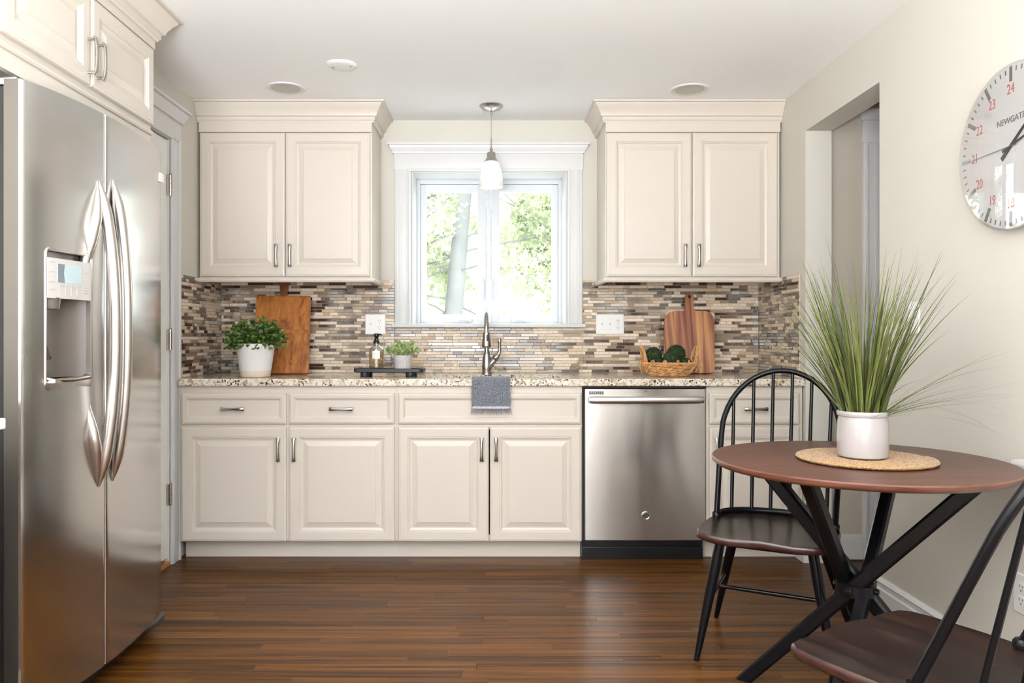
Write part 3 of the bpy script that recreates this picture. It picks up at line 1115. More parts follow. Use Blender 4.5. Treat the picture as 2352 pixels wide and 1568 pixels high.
def splash(label, regions, fr0, facing, seed):
    """regions: (u0,u1,v0,v1) ; fr0(u,v,d)"""
    rng = random.Random(seed)
    o = fr0(sum((q[0] + q[1]) for q in regions) / (2 * len(regions)), .91, 0)
    r = root('backsplash', tuple(o), label, 'backsplash')
    mb = MB()
    for u0, u1, v0, v1 in regions:
        a, b_, = fr0(u0, v0, .0006), fr0(u1, v1, .0045)
        mb.box(a, b_)
    obj('grout_bed', mb, 'grout', r)
    tiles = []
    v = .9105
    UMAX = max(q[1] for q in regions)
    UMIN = min(q[0] for q in regions)
    row = 0
    while v < 1.46:
        u = UMIN - rng.random() * .15
        last = None
        while u < UMAX:
            p = rng.random()
            if p < .36: m_ = 't_cream'; L = rng.choice([.036, .05, .074, .10, .10, .148])
            elif p < .62: m_ = 't_taupe'; L = rng.choice([.036, .05, .10, .148, .148])
            elif p < .83: m_ = 't_brown'; L = rng.choice([.05, .05, .10, .10, .148])
            elif p < .93: m_ = 't_marble'; L = rng.choice([.05, .05, .10])
            else: m_ = 't_tan'; L = rng.choice([.036, .05, .08])
            if m_ == last and m_ != 't_cream':
                continue
            last = m_
            for u0, u1, v0, v1 in regions:
                a, b_ = max(u, u0), min(u + L, u1)
                c_, d_ = max(v, v0), min(v + ROW, v1)
                if b_ - a > .008 and d_ - c_ > .006:
                    tiles.append((a + .0009, b_ - .0009, c_ + .0009, d_ - .0009, m_))
            u += L
        v += ROW
        row += 1
    tiles.sort(key=lambda q: -(q[1] - q[0]) * (q[3] - q[2]) + rng.uniform(0, .0002))
    for a, b_, c_, d_, m_ in tiles[:300]:
        L, h = round(b_ - a, 3), round(d_ - c_, 4)
        key = (L, h, m_, facing)
        gl = m_ in ('t_taupe', 't_brown')
        if key not in tile_cache:
            q = MB()
            o0 = fr0(0, 0, 0)
            frl = lambda aa, bb, dd: fr0(aa, bb, dd) - o0
            tile_geo(q, frl, L, h, .0085 if gl else .0072, gl)
            me = bpy.data.meshes.new('tile')
            me.from_pydata([tuple(p) for p in q.v], [], q.f)
            me.materials.append(M[m_])
            bm = bmesh.new(); bm.from_mesh(me); bmesh.ops.recalc_face_normals(bm, faces=bm.faces); bm.to_mesh(me); bm.free()
            tile_cache[key] = me
        t_ = bpy.data.objects.new('tile', tile_cache[key])
        COL.objects.link(t_)
        t_.parent = r
        t_.location = fr0(a, c_, 0) - WLOC[r.name]
    q = MB()
    for a, b_, c_, d_, m_ in tiles[300:]:
        q.mi = TM.index(m_)
        tile_geo(q, fr0, b_ - a, d_ - c_, .0075, 0) if False else None
        frl = (lambda A, C: (lambda aa, bb, dd: fr0(A + aa, C + bb, dd)))(a, c_)
        tile_geo(q, frl, b_ - a, d_ - c_, .0078, 0)
    if q.v:
        obj('small_tiles', q, TM, r, kind='stuff')
    return r

ztop = 1.436
splash('brown, taupe and cream strip mosaic backsplash across the back wall',
       [(LW + .009, WX0 - .096, .9095, 1.448), (WX0 - .096, WX1 + .090, .9095, 1.170), (WX1 + .090, RW - .009, .9095, 1.448)],
       Fr((0, BW, 0), (1, 0, 0), (0, 0, 1), (0, -1, 0)), 'b', 5)
splash('short mosaic backsplash return on the left wall beside the door',
       [(3.90, BW - .001, .9095, 1.436)], Fr((LW, 0, 0), (0, 1, 0), (0, 0, 1), (1, 0, 0)), 'l', 6)
splash('short mosaic backsplash return on the right wall beside the opening',
       [(3.90, BW - .001, .9095, 1.436)], Fr((RW, 0, 0), (0, 1, 0), (0, 0, 1), (-1, 0, 0)), 'r', 8)

# ------------------------------------------------------------------ wall plates
def duplex(mb, mbd, fr, cx, cz):
    for dz in (-.0195, .0195):
        pts = []
        for k in range(20):
            a = 2 * pi * k / 20
            pts.append((cx + .0165 * cos(a), cz + dz + max(-.0145, min(.0145, .0175 * sin(a)))))
        mb.prism(pts, fr, .005, .0078)
        for dx, h in ((-.0062, .0042), (.0062, .0034)):
            mbd.box(tuple(fr(cx + dx - .0009, cz + dz + .004 - h, .0070)), tuple(fr(cx + dx + .0009, cz + dz + .004 + h, .0082)))
        pts = [(cx + .0024 * cos(2 * pi * k / 10), cz + dz - .0085 + .0024 * sin(2 * pi * k / 10)) for k in range(10)]
        mbd.prism(pts, fr, .0070, .0082)


def plate(name, label, cat, fr, w_, h_, items, group=None):
    """fr origin at the plate centre"""
    r = root(name, tuple(fr(0, 0, 0)), label, cat, group)
    rings = []
    for ins, dd in ((0, 0), (0, .003), (.003, .0052)):
        rings.append([fr(-w_ / 2 + ins, -h_ / 2 + ins, dd), fr(w_ / 2 - ins, -h_ / 2 + ins, dd), fr(w_ / 2 - ins, h_ / 2 - ins, dd), fr(-w_ / 2 + ins, h_ / 2 - ins, dd)])
    mb = MB().rings(rings)
    obj('cover_plate', mb, 'plate', r)
    sw = MB(); dk = MB()
    for kind, cx in items:
        if kind == 's':
            mb = MB()
            mb.box(tuple(fr(cx - .0052, -.012, .004)), tuple(fr(cx + .0052, .012, .0062)))
            v = [fr(cx - .0042, -.004, .005), fr(cx + .0042, -.004, .005), fr(cx + .0042, .010, .005), fr(cx - .0042, .010, .005),
                 fr(cx - .0036, .003, .016), fr(cx + .0036, .003, .016), fr(cx + .0036, .009, .014), fr(cx - .0036, .009, .014)]
            mb.add(v, [(0, 1, 5, 4), (1, 2, 6, 5), (2, 3, 7, 6), (3, 0, 4, 7), (4, 5, 6, 7)])
            obj('toggle', mb, 'plate', r)
            for dz in (-.03, .03):
                dk.prism([(cx + .002 * cos(2 * pi * k / 8), dz + .002 * sin(2 * pi * k / 8)) for k in range(8)], fr, .005, .0058)
        elif kind == 'o':
            mb = MB()
            d2 = MB()
            duplex(mb, d2, fr, cx, 0)
            obj('receptacle', mb, 'plate', r)
            obj('slots', d2, 'dark', r)
        elif kind == 'g':
            mb = MB()
            mb.box(tuple(fr(cx - .0165, -.034, .004)), tuple(fr(cx + .0165, .034, .0075)))
            obj('receptacle', mb, 'plate', r)
            d2 = MB()
            for dz in (-.021, .021):
                for dx in (-.006, .006):
                    d2.box(tuple(fr(cx + dx - .0009, dz - .003, .0070)), tuple(fr(cx + dx + .0009, dz + .005, .0082)))
                d2.prism([(cx + .0024 * cos(2 * pi * k / 10), dz - .0085 + .0024 * sin(2 * pi * k / 10)) for k in range(10)], fr, .0070, .0082)
            for dz in (-.005, .005):
                d2.box(tuple(fr(cx - .006, dz - .0005, .0070)), tuple(fr(cx + .006, dz + .0005, .0080)))
            obj('slots', d2, 'dark', r)
    if dk.v:
        obj('screws', dk, 'print', r)
    return r

TF = BW - .0086
plate('outlet_plate', 'white switch and outlet plate on the mosaic left of the window', 'outlet', Fr((-.676, TF, 1.191), (1, 0, 0), (0, 0, 1), (0, -1, 0)), .118, .116, [('s', -.024), ('o', .024)], 'plates on the mosaic')
plate('outlet_plate', 'wide white plate with two switches and an outlet right of the window', 'outlet', Fr((.684, TF, 1.191), (1, 0, 0), (0, 0, 1), (0, -1, 0)), .163, .116, [('s', -.046), ('s', 0), ('g', .046)], 'plates on the mosaic')
plate('outlet_plate', 'white plate mostly hidden behind the acacia cutting board', 'outlet', Fr((1.252, TF, 1.194), (1, 0, 0), (0, 0, 1), (0, -1, 0)), .075, .116, [('o', 0)], 'plates on the mosaic')
plate('switch_plate', 'white single light switch on the right wall behind the grass plant', 'switch', Fr((RW, 2.845, 1.186), (0, -1, 0), (0, 0, 1), (-1, 0, 0)), .072, .118, [('s', 0)])
plate('outlet_plate', 'white outlet plate low on the right wall behind the near chair', 'outlet', Fr((RW, 2.262, .362), (0, -1, 0), (0, 0, 1), (-1, 0, 0)), .075, .118, [('o', 0)])

# ------------------------------------------------------------------ dishwasher
dx0, dx1 = .4585, 1.064
r = root('dishwasher', ((dx0 + dx1) / 2, 4.1, 0), 'stainless steel dishwasher with a bar handle and black toe plate', 'dishwasher')
DP = 3.842
mb = MB()
mb.box((dx0 - .004, 3.875, .10), (dx1 + .002, 4.44, .868))
obj('tub', mb, 'dark', r)
# door panel, very slightly bowed
mb = MB()
nx, nz = 10, 2
rings = []
xa, xb, za, zb = .4605, 1.0625, .108, .858
pts = [(xa, .03), (xa, .004), (xa + .004, 0)] + [(xa + .004 + (xb - xa - .008) * k / 12, -.004 * sin(pi * k / 12)) for k in range(1, 12)] + [(xb - .004, 0), (xb, .004), (xb, .03)]
mb.prism(pts, lambda a, b_, d_: Vector((a, DP + b_, d_)), za, zb)
dd = obj('door', mb, 'ss_h', r, 30)
mb = MB()
rings = []
n = 25
for i in range(n):
    t = -1 + 2 * i / (n - 1)
    x = .763 + t * .283
    off = DP - .042 + .012 * t * t
    hh = .018
    if abs(t) > .97: hh = .015
    rings.append([(x, off + .010 * sin(2 * pi * k / 14) * (1 if abs(t) < .97 else .7), .806 + hh * cos(2 * pi * k / 14)) for k in range(14)])
mb.rings(rings)
for sg in (-1, 1):
    xx = .763 + sg * .262
    mb.box((xx - .018, DP - .034, .794), (xx + .018, DP + .004, .818), .004)
obj('handle', mb, 'ss_side', r, 50)
mb = MB()
for i in range(7):
    for j in range(2):
        x = .483 + i * .0105
        mb.box((x, DP - .0035, .8318 + j * .0085), (x + .009, DP + .002, .8375 + j * .0085))
obj('vent', mb, 'dark', r)
mb = MB()
mb.box((.757, DP - .005, .8475), (.772, DP, .8495))
obj('latch_mark', mb, 'dark', r)
mb = MB()
mb.box((dx0 - .007, 3.885, .0), (dx1 - .004, 3.905, .062), .002).box((dx0 - .007, 3.892, .062), (dx1 - .004, 3.912, .104), .002)
obj('toe_plate', mb, 'blackplastic', r)
mb = MB()
mb.box((dx0 - .005, 3.848, .862), (dx1 + .004, 3.88, .871))
mb.box((dx0 - .007, 3.862, .10), (dx0 + .001, 3.88, .868))
obj('mounting_strip', mb, 'dark', r)
# round badge with monogram
RX = Matrix.Rotation(pi / 2, 4, 'X')
mb = MB()
cxx, czz = XB(1483), CAM_H - (1183 - CY) / F_PX * DP
mb.lathe([(.0205, 0), (.0205, .003), (.018, .0048), (.0165, .004)], 32, (cxx, DP - .0045, czz), RX.to_3x3())
bd = obj('badge', mb, 'chrome', r, 40)
mb = MB()
mb.lathe([(.0165, 0), (.0165, .0044), (.0, .0044)], 32, (cxx, DP - .0045, czz), RX.to_3x3(), cap=False)
obj('badge_field', mb, 'dark', bd)
T = Matrix.Translation((cxx, DP - .0092, czz)) @ Matrix.Rotation(pi / 2, 4, 'X') @ Matrix.Shear('XZ', 4, (0, 0))
mb = text_mb('GE', .019, .0006, T)
n = 24
mb.tube([(cxx + .0142 * cos(2 * pi * k / n), DP - .0092, czz + .0142 * sin(2 * pi * k / n)) for k in range(n)], .0006, 5, loop=True)
obj('badge_monogram', mb, 'chrome', bd)

# ------------------------------------------------------------------ refrigerator
FY0, FY1, FG = 2.092, 2.978, 2.432
FYC = (FY0 + FY1) / 2
def fx(y):
    t = (y - FYC) / ((FY1 - FY0) / 2)
    return -1.214 - .050 * t * t - .012 * t ** 8
r = root('refrigerator', (-1.7, FYC, 0), 'tall stainless side-by-side refrigerator with curved bar handles at the left', 'refrigerator')
mb = MB()
mb.box((-2.08, FY0 + .012, .03), (-1.328, FY1 - .012, 1.80), .004)
obj('body', mb, 'dark', r)
mb = MB()
mb.box((-1.40, FY0 + .02, .012), (-1.285, FY1 - .03, .075), .004)
for yy in (2.2, 2.9):
    mb.lathe([(.02, 0.0), (.02, .03)], 12, (-1.38, yy, 0))
obj('base_grille', mb, 'blackplastic', r)
mb = MB()
mb.box((-1.335, 2.90, .030), (-1.262, 2.955, .070), .012)
mb.tube([(-1.30, 2.72, .058), (-1.272, 2.80, .055), (-1.262, 2.88, .052), (-1.268, 2.95, .05)], .018, 10)
obj('leveling_foot', mb, 'ss_edge', r, 40)

DZ0, DZ1 = .085, 1.815
BX = -1.322
def fridge_door(y0, y1, hole=None):
    mb = MB()
    ys = [y0 + (y1 - y0) * i / 28 for i in range(29)]
    if hole:
        ys += [hole[0], hole[1]]
    ys = sorted(set(ys))
    zs = [DZ0, DZ1]
    if hole:
        zs = [DZ0, hole[2], hole[3], DZ1]
    e = .006
    def P(y, z):
        x = fx(y)
        # rounded vertical edges
        for edge in (y0, y1):
            q = abs(y - edge)
            if q < e:
                x -= e - sqrt(max(0, e * e - (e - q) ** 2))
        return (x, y, z)
    ys2 = sorted(set(ys + [y0 + e * .3, y0 + e, y1 - e, y1 - e * .3]))
    for i in range(len(ys2) - 1):
        a, b_ = ys2[i], ys2[i + 1]
        for j in range(len(zs) - 1):
            if hole and a >= hole[0] - 1e-6 and b_ <= hole[1] + 1e-6 and j == 1:
                continue
            mb.add([P(a, zs[j]), P(b_, zs[j]), P(b_, zs[j + 1]), P(a, zs[j + 1])], [(0, 1, 2, 3)])
    # top, bottom, sides, back
    for i in range(len(ys2) - 1):
        a, b_ = ys2[i], ys2[i + 1]
        for z in (DZ0, DZ1):
            pa, pb = P(a, z), P(b_, z)
            mb.add([pa, pb, (BX, b_, z), (BX, a, z)], [(0, 1, 2, 3)])
    mb.mi = 1
    for y in (y0, y1):
        mb.add([P(y, DZ0), P(y, DZ1), (BX, y, DZ1), (BX, y, DZ0)], [(0, 1, 2, 3)])
    mb.mi = 0
    mb.add([(BX, y0, DZ0), (BX, y1, DZ0), (BX, y1, DZ1), (BX, y0, DZ1)], [(0, 1, 2, 3)])
    if hole:
        h0, h1, k0, k1 = hole
        for y in (h0, h1):
            mb.add([P(y, k0), P(y, k1), (BX, y, k1), (BX, y, k0)], [(0, 1, 2, 3)])
        for z in (k0, k1):
            mb.add([P(h0, z), P(h1, z), (BX, h1, z), (BX, h0, z)], [(0, 1, 2, 3)])
    bm = bmesh.new()
    vs = [bm.verts.new(p) for p in mb.v]
    for f, mi in zip(mb.f, mb.m):
        ff = bm.faces.new([vs[i] for i in f])
        ff.material_index = mi
    bmesh.ops.remove_doubles(bm, verts=bm.verts, dist=1e-5)
    q = MB()
    bm.verts.index_update()
    q.v = [tuple(v_.co) for v_ in bm.verts]
    q.f = [tuple(v_.index for v_ in f.verts) for f in bm.faces]
    q.m = [f.material_index for f in bm.faces]
    bm.free()
    return q
HY0, HY1, HZ0, HZ1 = 2.168, 2.352, .985, 1.360
dn = obj('freezer_door', fridge_door(FY0, FG - .0025, (HY0, HY1, HZ0, HZ1)), ['ss_v', 'ss_edge'], r, 25)
df = obj('fridge_door', fridge_door(FG + .0025, FY1), ['ss_v', 'ss_edge'], r, 25)
# door top trim / hinge cover
mb = MB()
mb.box((-1.42, FY0 + .004, 1.801), (-1.29, FY0 + .075, 1.822), .004)
obj('hinge_cover', mb, 'ss_side', r)
mb = MB()
yb_ = 2.905
mb.box((fx(yb_) - .002, yb_, 1.700), (fx(yb_) + .004, yb_ + .034, 1.735), .002)
obj('badge', mb, 'plate', df)

# dispenser --------------------------------------------------------
def ring_poly(y0, y1, z0, z1, rr, arch=0.0, n=6):
    pts = []
    for cy, cz, a0 in ((y1 - rr, z0 + rr, -pi / 2), (y1 - rr, z1 - rr, 0), (y0 + rr, z1 - rr, pi / 2), (y0 + rr, z0 + rr, pi)):
        for k in range(n + 1):
            a = a0 + (pi / 2) * k / n
            yy, zz = cy + rr * cos(a), cz + rr * sin(a)
            t = (yy - (y0 + y1) / 2) / ((y1 - y0) / 2)
            if zz > (z0 + z1) / 2:
                zz += arch * (1 - t * t)
            pts.append((yy, zz))
    return pts
out = ring_poly(HY0 - .008, HY1 + .013, HZ0 - .022, HZ1 + .008, .018, .012)
mid = ring_poly(HY0 - .004, HY1 + .008, HZ0 - .014, HZ1 + .003, .014, .011)
inn = ring_poly(HY0 + .001, HY1 - .001, HZ0 + .002, HZ1 - .001, .008, .004)
mb = MB()
mb.rings([[(fx(y) - .001, y, z) for y, z in out], [(fx(y) + .0025, y, z) for y, z in mid], [(fx(y) + .0015, y, z) for y, z in inn], [(fx(y) - .012, y, z) for y, z in inn]], True, False, False)
dsp = obj('dispenser', mb, 'ss_side', dn, 40)
mb = MB()
nseg = 14
ringsA = []
for i in range(nseg + 1):
    t = i / nseg
    y = HY0 + .001 + (HY1 - HY0 - .002) * t
    x = fx(y) - .012 - .044 * sin(pi * t) ** .6
    ringsA.append([(x, y, HZ0 + .012), (x, y, 1.232)])
mb.rings(ringsA, closed=False)
mb.box((BX + .004, HY0, HZ0), (fx(HY0) - .004, HY1, HZ0 + .012))
mb.box((BX + .002, HY0, HZ0), (BX + .01, HY1, HZ1))
mb.box((BX + .012, HY0 + .001, 1.342), (fx(HY0) - .006, HY1 - .001, HZ1 - .001))
obj('dispenser_recess', mb, 'recess', dn, 60)
mb = MB()
pp = []
for i in range(9):
    t = i / 8
    y = HY0 + .002 + (HY1 - HY0 - .004) * t
    pp.append((fx(y) + .003, y))
mb.rings([[(x, y, 1.226), (x, y, 1.340), (x - .03, y, 1.340), (x - .03, y, 1.226)] for x, y in pp], True)
cp = obj('control_panel', mb, 'panel', dn)
def on_panel(y, z, d):
    return Vector((fx(y) + .003 + d, y, z))
mb = MB()
mb.prism([(2.205, 1.272), (2.305, 1.272), (2.305, 1.325), (2.205, 1.325)], on_panel, 0, .0012)
obj('display', mb, 'lcd', cp if False else dn)
mb = MB()
mb.prism([(2.205, 1.272), (2.232, 1.272), (2.228, 1.30), (2.232, 1.325), (2.205, 1.325)], on_panel, .0012, .0016)
obj('display_shadow', mb, 'lcd_dark', dn)
mb = MB()
for z in (1.328, 1.300, 1.272, 1.250):
    mb.prism([(2.176, z), (2.196, z), (2.196, z + .0022), (2.176, z + .0022)], on_panel, 0, .001)
for y in (2.212, 2.236, 2.260, 2.285):
    mb.prism([(y, 1.262), (y + .018, 1.262), (y + .018, 1.264), (y, 1.264)], on_panel, 0, .001)
    mb.prism([(y, 1.236), (y + .0008, 1.236), (y + .0008, 1.258), (y, 1.258)], on_panel, 0, .001)
for z in (1.305, 1.262, 1.254, 1.246):
    mb.prism([(2.318, z), (2.335, z), (2.335, z + .0016), (2.318, z + .0016)], on_panel, 0, .001)
obj('panel_marks', mb, 'print', dn)
mb = MB()
mb.add([(-1.262, HY0 + .004, 1.13), (-1.285, HY0 + .03, 1.14), (-1.262, HY0 + .044, 1.055), (-1.262, HY0 + .004, 1.045), (-1.30, HY0 + .03, 1.05), (-1.30, HY0 + .004, 1.14)], [(0, 1, 2, 3), (0, 3, 4, 5), (1, 5, 4, 2), (0, 5, 1), (3, 2, 4)])
mb.box((-1.275, HY0 + .040, 1.052), (-1.262, HY0 + .046, 1.062))
obj('ice_lever', mb, 'blackplastic', dn)
mb = MB()
mb.lathe([(.030, 1.196), (.034, 1.228)], 20, (-1.272, HY0 + .045, 0))
obj('ice_chute', mb, 'recess', dn, 40)
mb = MB()
mb.tube([(fx(HY0 + .005) - .012, HY0 + .004, .998), (fx(2.2) + .006, HY0 + .012, .992), (fx(2.26) + .012, 2.26, .991), (fx(2.34) + .006, HY1 - .012, .995), (fx(HY1) - .012, HY1 - .004, 1.0)], .006, 10, flat=1.3)
mb.box((BX + .02, HY0 + .004, .986), (fx(2.3) + .001, HY1 - .004, .997))
obj('drip_tray', mb, 'nickel', dn, 40)

# handles ----------------------------------------------------------
def fridge_handle(parent, yc, dirn, z0, z1):
    """sweeping bar with a long spear-shaped foot fairing into the door at each end"""
    mb = MB()
    zm = (z0 + z1) / 2
    H = (z1 - z0) / 2
    path, rad = [], []
    n = 52
    for i in range(n + 1):
        t = -1 + 2 * i / n
        a = abs(t)
        z = zm + H * t
        bow = .048 * (1 - a ** 2.4)
        y = yc + dirn * .006 * (1 - t * t)
        rr = .0180
        if a > .80:
            rr *= max(.05, 1 - ((a - .80) / .20) ** 1.5)
        path.append((fx(y) + bow + .002, y, z))
        rad.append(rr)
    mb.tube(path, rad, 16, up=(0, 1, 0))
    for sg in (-1, 1):
        p2, r2 = [], []
        for i in range(30):
            s_ = i / 29
            z = zm + sg * H * (1.0 - .64 * s_)
            y = yc - dirn * (.034 * min(1, s_ / .5) + .006 * max(0, (s_ - .5) / .5))
            w_ = .017 * min(1, s_ / .40) ** .7
            p2.append((fx(y) + .012 * sin(pi * min(1, s_ / .8)) - .002 - .026 * max(0, (s_ - .42) / .58) ** 1.8, y, z))
            r2.append(max(.001, w_))
        mb.tube(p2, r2, 16, up=(0, 1, 0), flat=.95)
    return obj('handle', mb, 'ss_side', parent, 60)
fridge_handle(dn, 2.392, 1, .650, 1.602)
fridge_handle(df, 2.472, -1, .655, 1.620)

# corner of another counter at the left edge
r = root('side_cabinet', (-1.65, 1.40, 0), 'white counter corner jutting in beside the fridge at the left edge', 'cabinet')
mb = MB()
mb.box((X0 + .002, .9, .90), (-1.139, 1.812, .926), .004)
obj('worktop', mb, 'plate', r)
mb = MB()
mb.box((X0 + .002, .92, .10), (-1.185, 1.80, .90)).box((X0 + .002, .92, 0), (-1.25, 1.80, .10))
obj('carcass', mb, 'cab', r)
front(r, 'door', Fr((-1.185, .94, .12), (0, 1, 0), (0, 0, 1), (1, 0, 0)), .84, .74, DOORP)

# ------------------------------------------------------------------ ceiling fittings
for lab, (x, y) in (('recessed ceiling light with white ring above the left wall cabinet', (-1.041, 3.906)), ('recessed ceiling light with white ring above the right wall cabinet', (1.004, 3.927))):
    r = root('recessed_light', (x, y, CH), lab, 'light', 'recessed ceiling lights')
    mb = MB()
    mb.lathe([(.072, CH - .004), (.094, CH - .006), (.097, CH - .001), (.097, CH)], 40, (x, y, 0), cap=False)
    obj('trim_ring', mb, 'trim', r, 60)
    mb = MB()
    mb.lathe([(.074, CH - .005), (.068, CH - .001)], 40, (x, y, 0), cap=False)
    mb.lathe([(.0725, CH - .0045), (.060, CH - .0030), (.0, CH - .0026)], 40, (x, y, 0), cap=False)
    obj('baffle', mb, paint('baffle_white', (.52, .52, .46), .6, 20, 0, .02), r, 60)
mb = MB()
r = root('ceiling_plate', (-.694, 3.57, CH), 'round white blank cover plate with two screws on the ceiling', 'cover plate')
mb.lathe([(.070, CH), (.070, CH - .003), (.062, CH - .010), (.050, CH - .012), (0, CH - .012)], 40, (-.694, 3.57, 0), cap=False)
obj('cover', mb, 'plate', r, 40)
mb = MB()
for sg in (-1, 1):
    mb.lathe([(.0035, CH - .0135), (.0035, CH - .011)], 10, (-.694 + sg * .042, 3.57 + sg * -.008, 0))
obj('screw', mb, 'tick', r)

# pendant ----------------------------------------------------------
px_, py_ = -.004, 4.205
r = root('pendant_light', (px_, py_, 1.92), 'small pendant with frosted glass bell shade hanging before the window', 'light')
mb = MB()
mb.lathe([(.064, CH), (.064, CH - .004), (.058, CH - .010), (.046, CH - .020), (.018, CH - .028), (.012, CH - .030), (.006, CH - .036), (.005, CH - .052), (0, CH - .052)], 40, (px_, py_, 0), cap=False)
obj('canopy', mb, 'nickel', r, 40)
mb = MB()
mb.tube([(px_, py_, CH - .05), (px_, py_, 2.19)], .0022, 8)
obj('cord', mb, arch_glass('cord_clear', (.8, .8, .8), .1, 1.5), r, 60)
mb = MB()
mb.lathe([(.0, 2.195), (.0045, 2.195), (.0045, 2.145), (.009, 2.140), (.009, 2.134), (.005, 2.130), (.008, 2.124), (.020, 2.122), (.024, 2.116), (.024, 2.092), (.030, 2.084), (.040, 2.070), (.038, 2.068)], 32, (px_, py_, 0), cap=False)
obj('socket', mb, 'nickel', r, 40)
mb = MB()
mb.lathe([(.032, 2.078), (.043, 2.060), (.055, 2.02), (.063, 1.975), (.067, 1.930), (.0645, 1.930), (.060, 1.975), (.052, 2.02), (.040, 2.060), (.030, 2.074)], 40, (px_, py_, 0), cap=False)
obj('shade', mb, 'frost', r, 60)
mb = MB()
mb.lathe([(0, 1.965), (.016, 1.972), (.022, 1.99), (.018, 2.01), (.012, 2.04), (.012, 2.07), (0, 2.07)], 20, (px_, py_, 0), cap=False)
obj('bulb', mb, 'bulb', r, 60)

# ------------------------------------------------------------------ faucet
fxx, fyy = -.030, 4.372
r = root('faucet', (fxx, fyy, .909), 'brushed nickel pull-down faucet with side lever behind the sink', 'faucet')
mb = MB()
mb.lathe([(.0, .909), (.0285, .909), (.0285, .917), (.0255, .920), (.0265, .928), (.0275, .942), (.0265, .965), (.0225, 1.000), (.0175, 1.024), (.0150, 1.032), (0, 1.032)], 32, (fxx, fyy, 0), cap=False)
ax = Vector((.60, -.10, .80)).normalized()
q = ax.to_track_quat('Z', 'Y').to_matrix()
mb.lathe([(.0, -.010), (.015, -.004), (.0175, .03), (.0185, .062), (.0165, .064), (.0185, .067), (.0175, .082), (.0125, .100), (.006, .108), (0, .108)], 20, (fxx + .006, fyy - .004, .940), q, cap=False)
obj('body', mb, 'faucet', r, 50)
mb = MB()
path = [(fxx, fyy, 1.025), (fxx, fyy, 1.10)]
for k in range(0, 15):
    a = pi * k / 14
    path.append((fxx, fyy - .105 + .105 * cos(a), 1.140 + .118 * sin(a)))
path.append((fxx, fyy - .212, 1.135))
mb.tube(path, [.0130] * 2 + [.0130] * 15 + [.0165], 16)
obj('gooseneck', mb, 'faucet', r, 60)
mb = MB()
mb.lathe([(.0, 1.060), (.0225, 1.060), (.0250, 1.064), (.0252, 1.070), (.0225, 1.100), (.0185, 1.135), (.0180, 1.141), (.0165, 1.145), (.0, 1.145)], 24, (fxx, fyy - .212, 0), cap=False)
sh = obj('spray_head', mb, 'faucet', r, 50)
mb = MB()
mb.box((fxx - .001, fyy - .2365, 1.094), (fxx + .009, fyy - .226, 1.128), .004)
obj('spray_button', mb, 'blackplastic', sh)
mb = MB()
p0 = Vector((fxx + .066, fyy - .012, 1.020))
mb.tube([p0 + Vector((-.010, 0, -.010)), p0, p0 + Vector((.008, 0, .018)), p0 + Vector((.008, 0, .045)), p0 + Vector((.006, 0, .068)), p0 + Vector((.005, 0, .088)), p0 + Vector((.005, 0, .094))], [.015, .013, .0085, .0075, .0100, .0105, .006], 12)
obj('lever', mb, 'faucet', r, 60)

# ------------------------------------------------------------------ towel
r = root('towel', (-.005, 3.83, .72), 'grey woven towel with fringe draped over the counter edge', 'towel')
mb = MB()
W2 = .0955
path = [(3.945, .9125), (3.90, .9125), (3.86, .913), (3.838, .9125), (3.829, .906), (3.8265, .89), (3.8262, .86), (3.826, .82), (3.826, .79), (3.826, .7725)]
# densify
P2 = []
for i in range(len(path) - 1):
    for k in range(4):
        t = k / 4
        P2.append((path[i][0] * (1 - t) + path[i + 1][0] * t, path[i][1] * (1 - t) + path[i + 1][1] * t))
P2.append(path[-1])
nu = 26
def tw(u, i, off):
    y, z = P2[i]
    s_ = i / (len(P2) - 1)
    wv = .0025 * sin(u * 9 + s_ * 3) * max(0, s_ - .3) + .0018 * sin(u * 17 + 1)* max(0, s_ - .3)
    narrow = 1 - .05 * max(0, (.45 - s_) / .45) + .010 * sin(s_ * 14 + u * 2)
    return (-.005 + u * W2 * narrow, y + (wv - .003 - off if s_ > .42 else 0), z + (off if s_ <= .42 else 0))
ringsT = []
for i in range(len(P2)):
    top = [tw(-1 + 2 * k / nu, i, .004) for k in range(nu + 1)]
    bot = [tw(-1 + 2 * k / nu, i, 0) for k in range(nu, -1, -1)]
    ringsT.append(top + bot)
mb.rings(ringsT)
obj('cloth', mb, 'towel', r, 60)
mb = MB()
i = len(P2) - 1
mb.rings([[tw(-.95 + 1.9 * k / 12, i, .005)[:2] + (z,) for k in range(13)] + [tw(-.95 + 1.9 * k / 12, i, -.001)[:2] + (z,) for k in range(12, -1, -1)] for z in (.774, .763)])
obj('hem_band', mb, 'towel_band', r)
mb = MB()
rg = random.Random(5)
for k in range(90):
    u = -1 + 2 * k / 89
    x, y, z = tw(u, i, .002)
    L = rg.uniform(.026, .036)
    dx = u * .010 + rg.uniform(-.008, .008)
    mb.tube([(x, y, .766), (x + dx * .4, y - .002, .766 - L * .5), (x + dx, y - rg.uniform(0, .004), .766 - L)], [.0011, .0010, .0004], 4)
for k in range(10):
    z = .79 + rg.uniform(0, .05)
    sg = rg.choice([-1, 1])
    mb.tube([(-.005 + sg * .094, 3.822, z), (-.005 + sg * .099, 3.822, z - .006)], .0008, 4)
obj('fringe', mb, 'towel', r, kind='stuff')

